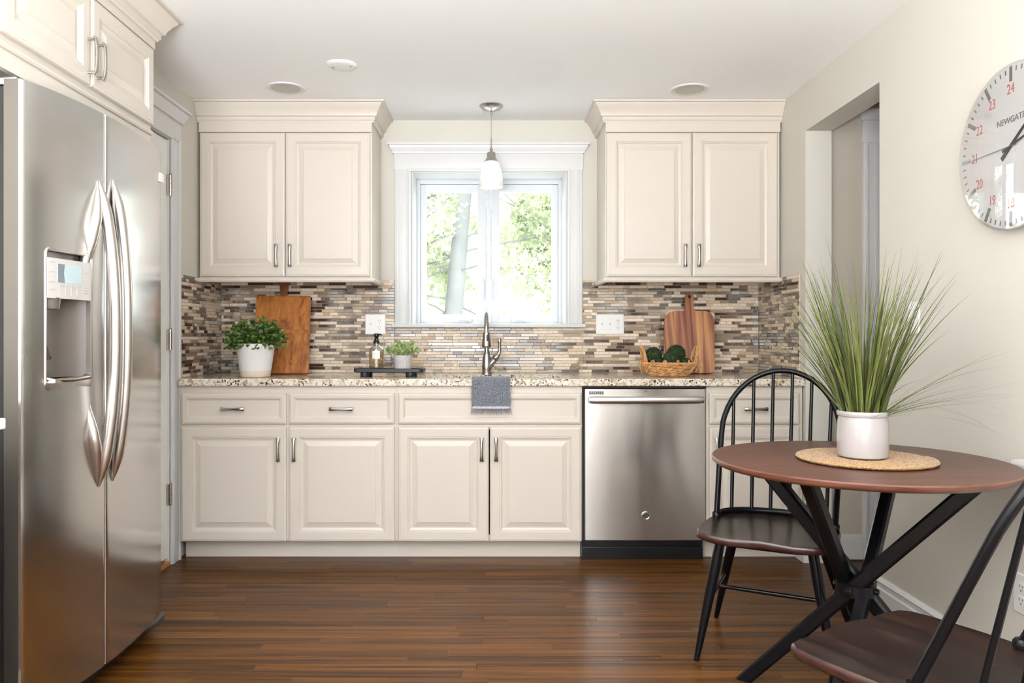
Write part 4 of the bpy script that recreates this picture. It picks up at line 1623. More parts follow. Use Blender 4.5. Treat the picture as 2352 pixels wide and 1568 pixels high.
# ------------------------------------------------------------------ plants
def leaf(mb, p, d, up, L, w_, fold=.15, n=6):
    """oval leaf starting at p along d"""
    d = d.normalized()
    s_ = d.cross(up)
    if s_.length < 1e-4:
        s_ = d.orthogonal()
    s_.normalize()
    u_ = s_.cross(d)
    pts = [p]
    for t, ww in ((.2, .62), (.5, 1), (.8, .72)):
        pts.append(p + d * (L * t) + s_ * (w_ * ww) + u_ * (fold * w_ * ww))
    pts.append(p + d * L)
    for t, ww in ((.8, .72), (.5, 1), (.2, .62)):
        pts.append(p + d * (L * t) - s_ * (w_ * ww) + u_ * (fold * w_ * ww))
    mb.add(pts, [(0, 1, 2, 3, 4), (0, 4, 5, 6, 7)])


def rvec(rg):
    while True:
        v = Vector((rg.uniform(-1, 1), rg.uniform(-1, 1), rg.uniform(-1, 1)))
        if .05 < v.length < 1:
            return v.normalized()

# big white pot
bx, by = -1.235, 4.035
r = root('potted_plant', (bx, by, .909), 'bushy round-leaved green plant in a tall white pot before the pine board', 'plant')
mb = MB()
mb.lathe([(0, .910), (.072, .910), (.0755, .914), (.080, .944), (0, .944)], 48, (bx, by, 0), cap=False)
obj('pot_foot', mb, 'potbase', r, 40)
mb = MB()
mb.lathe([(.0795, .942), (.0875, .995), (.0950, 1.052), (.0965, 1.060), (.0965, 1.081), (.0945, 1.083), (.092, 1.081), (.090, 1.03), (.0, 1.03)], 48, (bx, by, 0), cap=False)
obj('pot', mb, 'potwhite', r, 40)
mb = MB()
mb.lathe([(.091, 1.066), (.04, 1.072), (0, 1.073)], 24, (bx, by, 0), cap=False)
obj('soil', mb, 'soil', r)
rg = random.Random(21)
lf = MB()
st = MB()
for k in range(210):
    a = rg.uniform(0, 2 * pi)
    el = rg.random()
    reach = .05 + .125 * rg.random() ** .6
    hgt = .138 * (1 - (reach / .19) ** 2) + rg.uniform(-.03, .015)
    if rg.random() < .25:
        hgt = -rg.uniform(0, .035); reach = .105 + .06 * rg.random()
    bend = .85 if cos(a) > 0 else .95
    base = Vector((bx + .05 * cos(a) * rg.random(), by + .05 * sin(a) * rg.random(), 1.07))
    yk = .55 if sin(a) > 0 else .75
    tip = Vector((bx + reach * cos(a) * 1.0, by + reach * sin(a) * yk, 1.085 + hgt))
    midp = (base + tip) / 2 + Vector((0, 0, .03))
    pts = []
    for i in range(7):
        t = i / 6
        pts.append(base * (1 - t) ** 2 + midp * 2 * t * (1 - t) + tip * t * t)
    st.tube(pts, .0012, 4)
    for i in range(2, 7):
        for j in range(3):
            d_ = rvec(rg)
            d_.z = abs(d_.z) * .5
            sz = rg.uniform(.012, .020)
            leaf(lf, pts[i] + rvec(rg) * .004, d_, Vector((0, -.8, .8)) + rvec(rg) * .6, sz, sz * .46)
# tall sprig
for k in range(26):
    t = k / 26
    p = Vector((bx + .03 + .005 * sin(t * 9), by + .02, 1.15 + .085 * t))
    d_ = rvec(rg)
    leaf(lf, p, d_, Vector((0, -1, 0)), .011, .004)
obj('stems', st, 'leaf_big', r, kind='stuff')
obj('foliage', lf, 'leaf_big', r, kind='stuff', recalc=False)

# black riser tray
r = root('tray_riser', (-.535, 4.05, .909), 'low black footed tray under the soap bottle and small plant', 'tray')
mb = MB()
A = Matrix.Translation((-.535, 4.06, 0)) @ Matrix.Rotation(radians(-2.5), 4, 'Z')
def tr(p):
    q_ = A @ Vector(p)
    return q_
cpt = []
hw, hd, rr = .180, .075, .022
def rrect(hw, hd, rr, n=5):
    pts = []
    for cx_, cy_, a0 in ((hw - rr, -hd + rr, -pi / 2), (hw - rr, hd - rr, 0), (-hw + rr, hd - rr, pi / 2), (-hw + rr, -hd + rr, pi)):
        for k in range(n + 1):
            a = a0 + pi / 2 * k / n
            pts.append((cx_ + rr * cos(a), cy_ + rr * sin(a)))
    return pts
ringsR = []
for ins, z in ((.010, .933), (0, .937), (0, .951), (.003, .954), (.008, .954), (.010, .948)):
    ringsR.append([tr((x, y, z)) for x, y in rrect(hw - ins, hd - ins, rr - ins * .5)])
mb.rings(ringsR)
obj('deck', mb, 'tray', r, 40)
for sx in (-.125, .112):
    for sy in (-.045, .045):
        mb = MB()
        c_ = tr((sx, sy, 0))
        mb.lathe([(.0, .9095), (.022, .9095), (.023, .912), (.023, .934), (0, .934)], 24, (c_.x, c_.y, 0), cap=False)
        obj('foot', mb, 'tray', r, 40)

# soap bottle
sx_, sy_, sz_ = -.606, 4.055, .9485
r = root('soap_dispenser', (sx_, sy_, sz_), 'clear glass soap bottle with black pump and white label on the tray', 'soap bottle')
mb = MB()
mb.lathe([(0, sz_), (.037, sz_), (.0385, sz_ + .003), (.0385, sz_ + .102), (.036, sz_ + .110), (.022, sz_ + .120), (.0155, sz_ + .126), (.0155, sz_ + .134),
          (.0135, sz_ + .134), (.0135, sz_ + .124), (.034, sz_ + .108), (.0365, sz_ + .10), (.0365, sz_ + .010), (0, sz_ + .010)], 40, (sx_, sy_, 0), cap=False)
obj('bottle', mb, 'glass_bottle', r, 50)
mb = MB()
mb.lathe([(0, sz_ + .0105), (.036, sz_ + .0105), (.036, sz_ + .088), (0, sz_ + .088)], 32, (sx_, sy_, 0), cap=False)
obj('soap', mb, 'soap', r, 50)
mb = MB()
mb.tube([(sx_, sy_, sz_ + .015), (sx_, sy_, sz_ + .13)], .0028, 8)
obj('dip_tube', mb, 'plate', r, 60)
mb = MB()
ringsL = []
for k in range(9):
    a = -pi / 2 + (-.52 + 1.04 * k / 8) + .10
    ringsL.append([(sx_ + .0391 * cos(a), sy_ + .0391 * sin(a), sz_ + .056), (sx_ + .0391 * cos(a), sy_ + .0391 * sin(a), sz_ + .096)])
mb.rings(ringsL, closed=False)
lb = obj('label', mb, 'plate', r, 60)
mb = MB()
for z, hw_ in ((.084, .010), (.077, .012), (.069, .008), (.063, .007)):
    pts = []
    for k in range(5):
        a = -pi / 2 + .10 + (-1 + 2 * k / 4) * hw_ / .039
        pts.append([(sx_ + .0394 * cos(a), sy_ + .0394 * sin(a), sz_ + z), (sx_ + .0394 * cos(a), sy_ + .0394 * sin(a), sz_ + z + .0012)])
    mb.rings(pts, closed=False)
obj('label_print', mb, 'print', lb)
mb = MB()
mb.lathe([(0, sz_ + .134), (.0165, sz_ + .134), (.0165, sz_ + .146), (.0125, sz_ + .150), (.0125, sz_ + .158), (.0095, sz_ + .160), (.0105, sz_ + .168), (.0135, sz_ + .171), (.0135, sz_ + .184), (.011, sz_ + .187), (0, sz_ + .187)], 24, (sx_, sy_, 0), cap=False)
mb.tube([(sx_, sy_, sz_ + .181), (sx_ + .022, sy_ - .004, sz_ + .182), (sx_ + .030, sy_ - .006, sz_ + .177)], [.006, .0042, .003], 8)
obj('pump', mb, 'blackplastic', r, 50)

# small plant in knitted pot
qx, qy, qz = -.466, 4.045, .9485
r = root('small_plant', (qx, qy, qz), 'small pale green plant in a knit-textured white pot on the tray', 'plant')
mb = MB()
rings_ = []
NS, NR = 96, 30
for j in range(NR + 1):
    z = qz + .004 + .070 * j / NR
    t = j / NR
    R0 = .0415 + .0065 * min(1, t * 1.4)
    rg_ = []
    for k in range(NS):
        a = 2 * pi * k / NS
        bumpv = .0011 * abs(sin(a * 12 )) * (0.6 + .4 * sin(z * 900 + (1 if int(a * 12 / pi) % 2 else -1) * a * 40))
        rg_.append((qx + (R0 + bumpv) * cos(a), qy + (R0 + bumpv) * sin(a), z))
    rings_.append(rg_)
mb.rings([[(qx + .036 * cos(2 * pi * k / NS), qy + .036 * sin(2 * pi * k / NS), qz) for k in range(NS)]] + rings_ + [[(qx + .044 * cos(2 * pi * k / NS), qy + .044 * sin(2 * pi * k / NS), qz + .068) for k in range(NS)]])
obj('pot', mb, 'knit', r, 60)
lf = MB(); st = MB()
rg = random.Random(9)
for k in range(95):
    a = rg.uniform(0, 2 * pi)
    reach = .02 + .065 * rg.random() ** .7
    hgt = .070 * (1 - (reach / .105) ** 2) * rg.uniform(.6, 1.12)
    base = Vector((qx + .02 * cos(a), qy + .02 * sin(a), qz + .066))
    tip = Vector((qx + reach * cos(a), qy + reach * sin(a) * .75, qz + .075 + hgt))
    pts = [base.lerp(tip, i / 5) + Vector((0, 0, .01 * sin(pi * i / 5))) for i in range(6)]
    st.tube(pts, .0009, 4)
    for i in range(2, 6):
        for j in range(2):
            d_ = rvec(rg) + Vector((0, 0, .5))
            sz = rg.uniform(.011, .018)
            leaf(lf, pts[i], d_, Vector((0, -1, .2)) + rvec(rg) * .5, sz, sz * .40)
obj('stems', st, 'leaf_small', r, kind='stuff')
obj('foliage', lf, 'leaf_small', r, kind='stuff', recalc=False)

# ------------------------------------------------------------------ cutting boards
def lean_frame(xc, y0, z0, ytop, ztop, dx=0.0):
    v = Vector((dx, ytop - y0, ztop - z0)).normalized()
    n_ = Vector((1, 0, 0)).cross(v)
    return Fr((xc, y0, z0), (1, 0, 0), v, n_ if n_.y < 0 else -n_)
fr = lean_frame(-1.166, 4.285, .9105, 4.458, 1.365, -.032)
r = root('cutting_board', (-1.17, 4.3, .909), 'large rectangular orange-brown pine board with a neck handle behind the white pot', 'cutting board', 'boards leaning on the mosaic')
mb = MB()
Hb = .468
def slab_poly(mb, pts, fr, t0, t1, e=.002):
    cx_ = sum(p[0] for p in pts) / len(pts); cy_ = sum(p[1] for p in pts) / len(pts)
    def ins(k):
        return [(cx_ + (a - cx_) * k, cy_ + (b_ - cy_) * k) for a, b_ in pts]
    mb.rings([[fr(a, b_, t0) for a, b_ in ins(.99)], [fr(a, b_, t0 + e) for a, b_ in pts], [fr(a, b_, t1 - e) for a, b_ in pts], [fr(a, b_, t1) for a, b_ in ins(.99)]])
slab_poly(mb, [(-.148, 0), (.146, 0), (.151, .004), (.155, Hb), (-.155, Hb + .002), (-.152, .004)], fr, 0, .020)
obj('board', mb, 'pine', r)
mb = MB()
mb.prism([(-.156, .238), (.1555, .235), (.156, .258), (-.1565, .262)], fr, .019, .0222)
obj('strap', mb, 'pine', r)
mb = MB()
slab_poly(mb, [(-.018, Hb - .002), (.018, Hb - .002), (.027, Hb + .088), (-.026, Hb + .088)], fr, .002, .018)
obj('neck_handle', mb, 'pine_handle', r)

fr = lean_frame(1.106, 4.345, .9105, 4.446, 1.27, .026)
r = root('cutting_board', (1.12, 4.35, .909), 'striped acacia cutting board with rounded corners and a holed handle behind the basket', 'cutting board', 'boards leaning on the mosaic')
mb = MB()
def rp(x0, x1, z0, z1, rb, rt, n=7):
    pts = []
    for cx_, cz_, rr_, a0 in ((x1 - rb, z0 + rb, rb, -pi / 2), (x1 - rt, z1 - rt, rt, 0), (x0 + rt, z1 - rt, rt, pi / 2), (x0 + rb, z0 + rb, rb, pi)):
        for k in range(n + 1):
            a = a0 + pi / 2 * k / n
            pts.append((cx_ + rr_ * cos(a), cz_ + rr_ * sin(a)))
    return pts
pts = rp(-.142, .142, 0, .365, .028, .060)
# insert handle into the outline
i_ins = next(i for i, p in enumerate(pts) if p[0] < 0 and p[1] > .3)
h = .475
hand = [(.038, .3655), (.028, .372), (.024, .385), (.024, h - .022)]
arcp = [(.024 * cos(a), h - .022 + .022 * sin(a)) for a in [pi * k / 10 for k in range(1, 10)]]
outl = pts[:i_ins] + hand + arcp + [(-a, b_) for a, b_ in hand[::-1]] + pts[i_ins:]
mb.prism(outl, fr, 0, .019)
hole = [(.009 * cos(2 * pi * k / 16), h - .024 + .009 * sin(2 * pi * k / 16)) for k in range(16)]
bdm = obj('board', mb, 'acacia', r)
mb = MB()
mb.prism(hole, fr, .0186, .0194)
obj('hang_hole', mb, 'dark', r)

# ------------------------------------------------------------------ wicker basket and moss balls
bx, by, bz = .932, 4.07, .9095
r = root('wicker_basket', (bx, by, bz), 'oval wicker basket with twisted end handles holding moss balls', 'basket')
EA, EB = .150, .095     # half axes at rim
def ell(t, a, k=1.0):
    return (bx + EA * k * cos(t) + 0, by + EB * k * sin(t), a)
mb = MB()
NL = 11
for j in range(NL):
    s_ = j / (NL - 1)
    k = .62 + .38 * s_ ** .7
    z = bz + .006 + .058 * s_
    pts = []
    n = 96
    for i in range(n):
        t = 2 * pi * i / n
        wob = .0035 * sin(t * 16 + pi * j)
        pts.append((bx + (EA * k + wob) * cos(t), by + (EB * k + wob) * sin(t), z + .0015 * sin(t * 5 + j * 2)))
    mb.tube(pts, .0031, 6, loop=True)
for i in range(32):
    t = 2 * pi * i / 32
    mb.tube([ell(t, bz + .004, .60), ell(t, bz + .02, .75), ell(t, bz + .045, .90), ell(t, bz + .068, 1.0)], .0026, 5)
obj('weave', mb, 'wicker', r, 60)
mb = MB()
mb.lathe([(0, bz + .002), (1, bz + .002), (1, bz + .007), (0, bz + .007)], 40, (0, 0, 0), cap=False)
mb.v = [(bx + x * EA * .62, by + y * EB * .62, z) for x, y, z in mb.v]
obj('base', mb, 'wicker', r)
mb = MB()
mb.tube([ell(2 * pi * i / 72, bz + .070, 1.0) for i in range(72)], .0062, 8, loop=True)
obj('rim', mb, 'wicker', r, 60)
mb = MB()
NWR = 14
for wv in range(NWR):
    for dd_ in (0, .018):
        pts = []
        t0 = 2 * pi * wv / NWR + dd_ * 2
        for i in range(13):
            s_ = i / 12
            t = t0 + s_ * .42
            a = -1.6 + s_ * 4.6
            up_ = .070 - .046 * (1 - s_) ** 1.2 if s_ < .8 else .070 + .009 * sin((s_ - .8) / .2 * pi)
            kk = 1.0 - .10 * (1 - s_) + .05
            pts.append(ell(t, bz + up_ + (.009 if .75 < s_ < .95 else 0), kk if s_ < .9 else .98))
        mb.tube(pts, .0027, 5)
obj('wrapping', mb, 'wicker', r, 60)
for sg in (-1, 1):
    mb = MB()
    for ph in range(3):
        pts = []
        n = 46
        for i in range(n + 1):
            t = i / n
            ang = pi * t
            yy = by - cos(ang) * .045
            zz = bz + .055 + .105 * sin(ang) ** .85
            xx = bx + sg * (EA * .965 - .004 - .018 * (1 - sin(ang)) + .006 * sin(ang))
            tw_ = ph * 2 * pi / 3 + t * 7 * pi
            pts.append((xx + .0048 * cos(tw_), yy + .0048 * sin(tw_) * abs(sin(ang)), zz + .0048 * sin(tw_) * abs(cos(ang))))
        mb.tube(pts, .0036, 6)
    mb.tube([(bx + sg * EA * 1.0, by - .045, bz + .02), (bx + sg * EA * 1.08, by - .05, bz + .05), (bx + sg * EA * 1.06, by - .045, bz + .08), (bx + sg * EA * .97, by - .04, bz + .085)], .003, 6)
    obj('handle', mb, 'wicker', r, 60)

def moss(x, y, z, R, seed, label):
    rg = random.Random(seed)
    bm = bmesh.new()
    bmesh.ops.create_icosphere(bm, subdivisions=4, radius=1)
    for q_ in bm.verts:
        n_ = noise.noise(q_.co * 4 + Vector((seed, 0, 0))) * .06 + noise.noise(q_.co * 13 + Vector((seed, 0, 0))) * .05
        q_.co = q_.co * R * (1 + n_)
    mb = MB().bm(bm, Matrix.Translation((x, y, z)))
    rt = root('moss_ball', (x, y, z - R), label, 'moss ball', 'moss balls in the basket')
    obj('core', mb, 'mosscore', rt, 60)
    mb = MB()
    for k in range(520):
        d_ = rvec(rg)
        p = Vector((x, y, z)) + d_ * R * rg.uniform(.97, 1.05)
        tng = d_.cross(rvec(rg)).normalized() + d_ * rg.uniform(0, .5)
        leaf(mb, p, tng, d_, R * rg.uniform(.12, .24), R * .045)
    obj('moss', mb, 'moss', rt, kind='stuff', recalc=False)
moss(bx - .078, by + .018, bz + .108, .045, 1, 'dark green moss ball at the back left of the basket')
moss(bx - .066, by - .036, bz + .066, .031, 2, 'small moss ball low at the front left of the basket')
moss(bx + .006, by - .034, bz + .094, .043, 3, 'olive green moss ball front and centre in the basket')
moss(bx + .048, by + .042, bz + .118, .047, 4, 'largest moss ball highest at the back of the basket')
moss(bx + .082, by - .022, bz + .066, .033, 5, 'small moss ball low at the right of the basket')

# ------------------------------------------------------------------ clock on right wall
cy_, cz_, CR = 2.268, 1.675, .243
r = root('wall_clock', (RW, cy_, cz_ - CR), 'round white wall clock with red numerals on the right wall', 'clock')
RYm = Matrix.Rotation(-pi / 2, 3, 'Y')   # local z -> -x
def disc(prof, seg=96):
    mb = MB()
    rings = []
    for rr_, d_ in prof:
        rings.append([(RW - d_, cy_ + rr_ * cos(2 * pi * k / seg), cz_ + rr_ * sin(2 * pi * k / seg)) for k in range(seg)])
    mb.rings(rings)
    return mb
obj('case', disc([(CR - .012, 0), (CR - .004, .020), (CR, .024), (CR, .030), (CR - .004, .032)]), 'print', r, 40)
obj('face', disc([(CR - .004, .0315), (CR - .005, .0330)]), 'clockface', r, 40)
obj('glass', disc([(CR - .001, .034), (CR - .001, .0385), (CR - .004, .040)]), 'glass_clock', r, 40)
def CF(a, b_, d_):
    # a to the reader's right (towards -Y), b up
    return Vector((RW - .0331 - d_, cy_ - a, cz_ + b_))
def bar(mb, ang, r0, r1, w_):
    s_, c_ = sin(ang), cos(ang)
    pts = []
    for rr_, ww in ((r0, -w_), (r1, -w_), (r1, w_), (r0, w_)):
        pts.append((rr_ * s_ + ww * c_, rr_ * c_ - ww * s_))
    mb.prism(pts, CF, 0, .0006)
ti = MB(); tp = MB()
for k in range(60):
    ang = 2 * pi * k / 60
    if k % 5 == 0:
        bar(tp if k == 45 else ti, ang, CR - .052, CR - .008, .0062)
    else:
        bar(ti, ang, CR - .026, CR - .012, .0022)
obj('ticks', ti, 'tick', r)
obj('pale_tick', tp, 'tick_pale', r)
mb = MB()
for k in range(12):
    ang = 2 * pi * k / 12
    num = str(12 + k) if k else '24'
    rr_ = CR - .075
    T = Matrix(((0, 0, -1, RW - .0338), (-1, 0, 0, cy_ - rr_ * sin(ang)), (0, 1, 0, cz_ + rr_ * cos(ang)), (0, 0, 0, 1)))
    q_ = text_mb(num, .042, .0003, T @ Matrix.Diagonal((.8, 1, 1, 1)))
    mb.add(q_.v, q_.f)
obj('numerals', mb, 'clockred', r)
T = Matrix(((0, 0, -1, RW - .0338), (-1, 0, 0, cy_), (0, 1, 0, cz_ + .078), (0, 0, 0, 1)))
mb = text_mb('NEWGATE', .026, .0003, T)
obj('lettering', mb, 'tick', r)
def hand(ang, L, tail, w_, d_):
    mb = MB()
    s_, c_ = sin(ang), cos(ang)
    pts = [(rr_ * s_ + ww * c_, rr_ * c_ - ww * s_) for rr_, ww in ((-tail, -w_), (L, -w_ * .5), (L, w_ * .5), (-tail, w_))]
    mb.prism(pts, CF, d_, d_ + .0012)
    return mb
mb = hand(radians(52), .115, .050, .007, .001)
obj('hour_hand', mb, 'black', r)
mb = hand(radians(75), .175, .035, .004, .0024)
obj('minute_hand', mb, 'black', r)
mb = hand(radians(-91), .200, .03, .0012, .0037)
obj('second_hand', mb, 'tick', r)

# ledge
r = root('wall_ledge', (RW, 1.9, .74), 'white rounded ledge on the right wall beside the round table', 'ledge')
mb = MB()
mb.box((RW - .060, 1.30, .742), (RW, 2.235, .764), .010)
obj('shelf_board', mb, 'trim', r, 50)
mb = MB()
mb.box((RW - .020, 1.33, .690), (RW, 2.21, .743), .003)
obj('apron', mb, 'wall', r, 50)

# ------------------------------------------------------------------ round table
tx, ty = 1.092, 2.312
TR = .4185
tz = .750
r = root('round_table', (tx, ty, 0), 'round walnut-topped table on crossed black legs', 'table')
mb = MB()
rings = []
for rr_, z in ((TR - .030, tz - .024), (TR - .010, tz - .021), (TR - .001, tz - .012), (TR, tz - .004), (TR - .003, tz)):
    rings.append([(tx + rr_ * cos(2 * pi * k / 96), ty + rr_ * sin(2 * pi * k / 96), z) for k in range(96)])
mb.rings(rings, True, True, False)
mb.mi = 1
mb.rings([rings[-1], [(tx + (TR - .004) * cos(2 * pi * k / 96), ty + (TR - .004) * sin(2 * pi * k / 96), tz + .0001) for k in range(96)]], True, False, True)
obj('tabletop', mb, ['walnut_edge', 'walnut'], r, 40)
HUB = Vector((tx - .003, ty, .366))
feet = [(-.248, .222), (.222, .248), (.246, -.225), (-.225, -.248)]
for fx_, fy_ in feet:
    dv = Vector((fx_, fy_, 0))
    tang = Vector((-fy_, fx_, 0)).normalized() * .026
    foot = HUB + dv + tang
    foot.z = .004
    topp = HUB - dv * .97 + tang
    topp.z = .727
    mb = MB()
    ax = (topp - foot).normalized()
    side = Vector((-dv.y, dv.x, 0)).normalized()
    nrm = side.cross(ax)
    def ring(c_, a, b_):
        ch = .32
        pts = []
        for sx, sy in ((1, -1), (1, 1), (-1, 1), (-1, -1)):
            if sx * sy > 0:
                o1, o2 = (sx * a, sy * b_ * (1 - ch)), (sx * a * (1 - ch), sy * b_)
            else:
                o1, o2 = (sx * a * (1 - ch), sy * b_), (sx * a, sy * b_ * (1 - ch))
            pts += [o1, o2]
        return [c_ + side * p + nrm * q_ for p, q_ in pts]
    def flat(c_, rg_, z):
        return [Vector(p) + ax * ((z - p.z) / ax.z) for p in rg_]
    r0 = ring(foot, .017, .020); r0 = flat(foot, r0, .002)
    r1 = ring(foot.lerp(topp, .5), .019, .022)
    r2 = ring(topp, .019, .022); r2 = flat(topp, r2, .7265)
    mb.rings([r0, r1, r2])
    obj('leg', mb, 'black', r, 30)
mb = MB()
rings = []
for rr_, z in ((.050, -.020), (.056, -.016), (.056, .016), (.050, .020), (.046, .020), (.046, -.020)):
    rings.append([(HUB.x + rr_ * cos(2 * pi * k / 32), HUB.y + rr_ * sin(2 * pi * k / 32), HUB.z + z) for k in range(32)])
mb.rings(rings, True, False, False)
for k in range(4):
    a = pi / 4 + k * pi / 2
    mb.lathe([(.010, .046), (.010, .062), (.006, .066), (0, .066)], 12, tuple(HUB), Vector((cos(a), sin(a), 0)).to_track_quat('Z', 'Y').to_matrix(), cap=False)
obj('hub_ring', mb, 'black', r, 40)
for fx_, fy_ in feet:
    dv = Vector((fx_, fy_, 0))
    tp_ = HUB - dv * .94
    mb = MB()
    mb.box((tp_.x - .035, tp_.y - .035, .7225), (tp_.x + .035, tp_.y + .035, .7265), .001)
    mb.lathe([(.006, .718), (.006, .723)], 10, (tp_.x + .025, tp_.y - .025, 0))
    obj('mounting_plate', mb, 'black', r)

# placemat
mx, my = 1.100, 2.285
mb = MB()
PR = .191
nt_ = 12
pts, rad = [], []
turns = 12
n = 1500
for i in range(n):
    t = i / (n - 1)
    ang = 2 * pi * turns * sqrt(t)
    rr_ = .012 + (PR - .016) * sqrt(t)
    pts.append((mx + rr_ * cos(ang), my + rr_ * sin(ang), tz + .0082 + .0006 * sin(i * 1.9)))
    rad.append(.0095 * (1 + .13 * sin(i * 2.4)))
mb.tube(pts, rad, 8, up=(0, 0, 1), flat=.62)
obj('placemat', mb, 'straw', smooth=60, label='round woven seagrass placemat on the walnut table', cat='placemat', origin=(mx, my, tz))

# planter with grass
gx, gy, gz = 1.083, 2.258, tz + .0158
r = root('grass_planter', (gx, gy, gz), 'tall wispy green grass in a white ceramic crock on the placemat', 'plant')
mb = MB()
prof = [(0, gz), (.068, gz), (.0755, gz + .004), (.0785, gz + .014), (.0790, gz + .06), (.0765, gz + .105), (.0735, gz + .116), (.0735, gz + .119), (.0775, gz + .121), (.0795, gz + .126), (.0795, gz + .131), (.0770, gz + .135), (.0725, gz + .134), (.070, gz + .125), (.072, gz + .09), (0, gz + .09)]
prof = [(a * .885, b_) for a, b_ in prof]
mb.lathe(prof, 64, (gx, gy, 0), cap=False)
obj('pot', mb, 'ceramic', r, 40)
mb = MB()
mb.lathe([(.0620, gz + .118), (0, gz + .122)], 32, (gx, gy, 0), cap=False)
obj('soil', mb, 'soil', r)
rg = random.Random(77)
gb = MB()
def blade(base, az, lean, L, w_, droop, seg=9, face=None):
    d_ = Vector((cos(az), sin(az), 0))
    p = Vector(base)
    el = pi / 2 - lean
    side = Vector((-d_.y, d_.x, 0))
    # face the blade broad side at a random azimuth
    fa = rg.uniform(0, pi)
    side = Vector((cos(fa), sin(fa), 0))
    L1, R1 = [], []
    L *= 1.09
    step = L / seg
    for i in range(seg + 1):
        t = i / seg
        ww = w_ * (1 - t ** 1.6) + .0002
        L1.append(p - side * ww); R1.append(p + side * ww)
        p = p + (d_ * cos(el) + Vector((0, 0, sin(el)))) * step
        el -= droop / seg
    v = L1 + R1
    f = [(i, i + 1, seg + 2 + i, seg + 1 + i) for i in range(seg)]
    gb.add(v, f)
for k in range(330):
    az = rg.uniform(0, 2 * pi)
    rr_ = .054 * sqrt(rg.random())
    base = (gx + rr_ * cos(az), gy + rr_ * sin(az), gz + .115)
    L = rg.uniform(.14, .24) if k % 5 == 0 else rg.uniform(.26, .46)
    lean = abs(rg.gauss(0, .16)) + rr_ * 3.2
    blade(base, az + rg.uniform(-.3, .3), min(lean, .62), L, rg.uniform(.0016, .0036), rg.uniform(.0, .55))
for k in range(52):   # stragglers that arch out, mostly to the right
    az = rg.gauss(-.1, .5) if k % 5 else rg.uniform(2.6, 3.6)
    base = (gx + .045 * cos(az), gy + .045 * sin(az), gz + .115)
    if k % 5:
        blade(base, az, rg.uniform(.75, 1.35), rg.uniform(.26, .44), .0014, rg.uniform(.1, 1.0), 12)
    else:
        blade(base, az, rg.uniform(.35, .65), rg.uniform(.3, .40), .0013, rg.uniform(.2, .8), 12)
# tall sprigs
blade((gx - .01, gy, gz + .115), pi, .13, .495, .0032, .12)
blade((gx + .0, gy + .01, gz + .115), pi, .02, .43, .0035, .06)
blade((gx - .03, gy, gz + .115), pi, .22, .47, .0034, .22)
blade((gx + .03, gy, gz + .115), 0, .17, .47, .0026, .22)
blade((gx + .02, gy, gz + .115), 0, .06, .45, .0020, .12)
obj('grass_blades', gb, 'blade', r, kind='stuff', recalc=False)

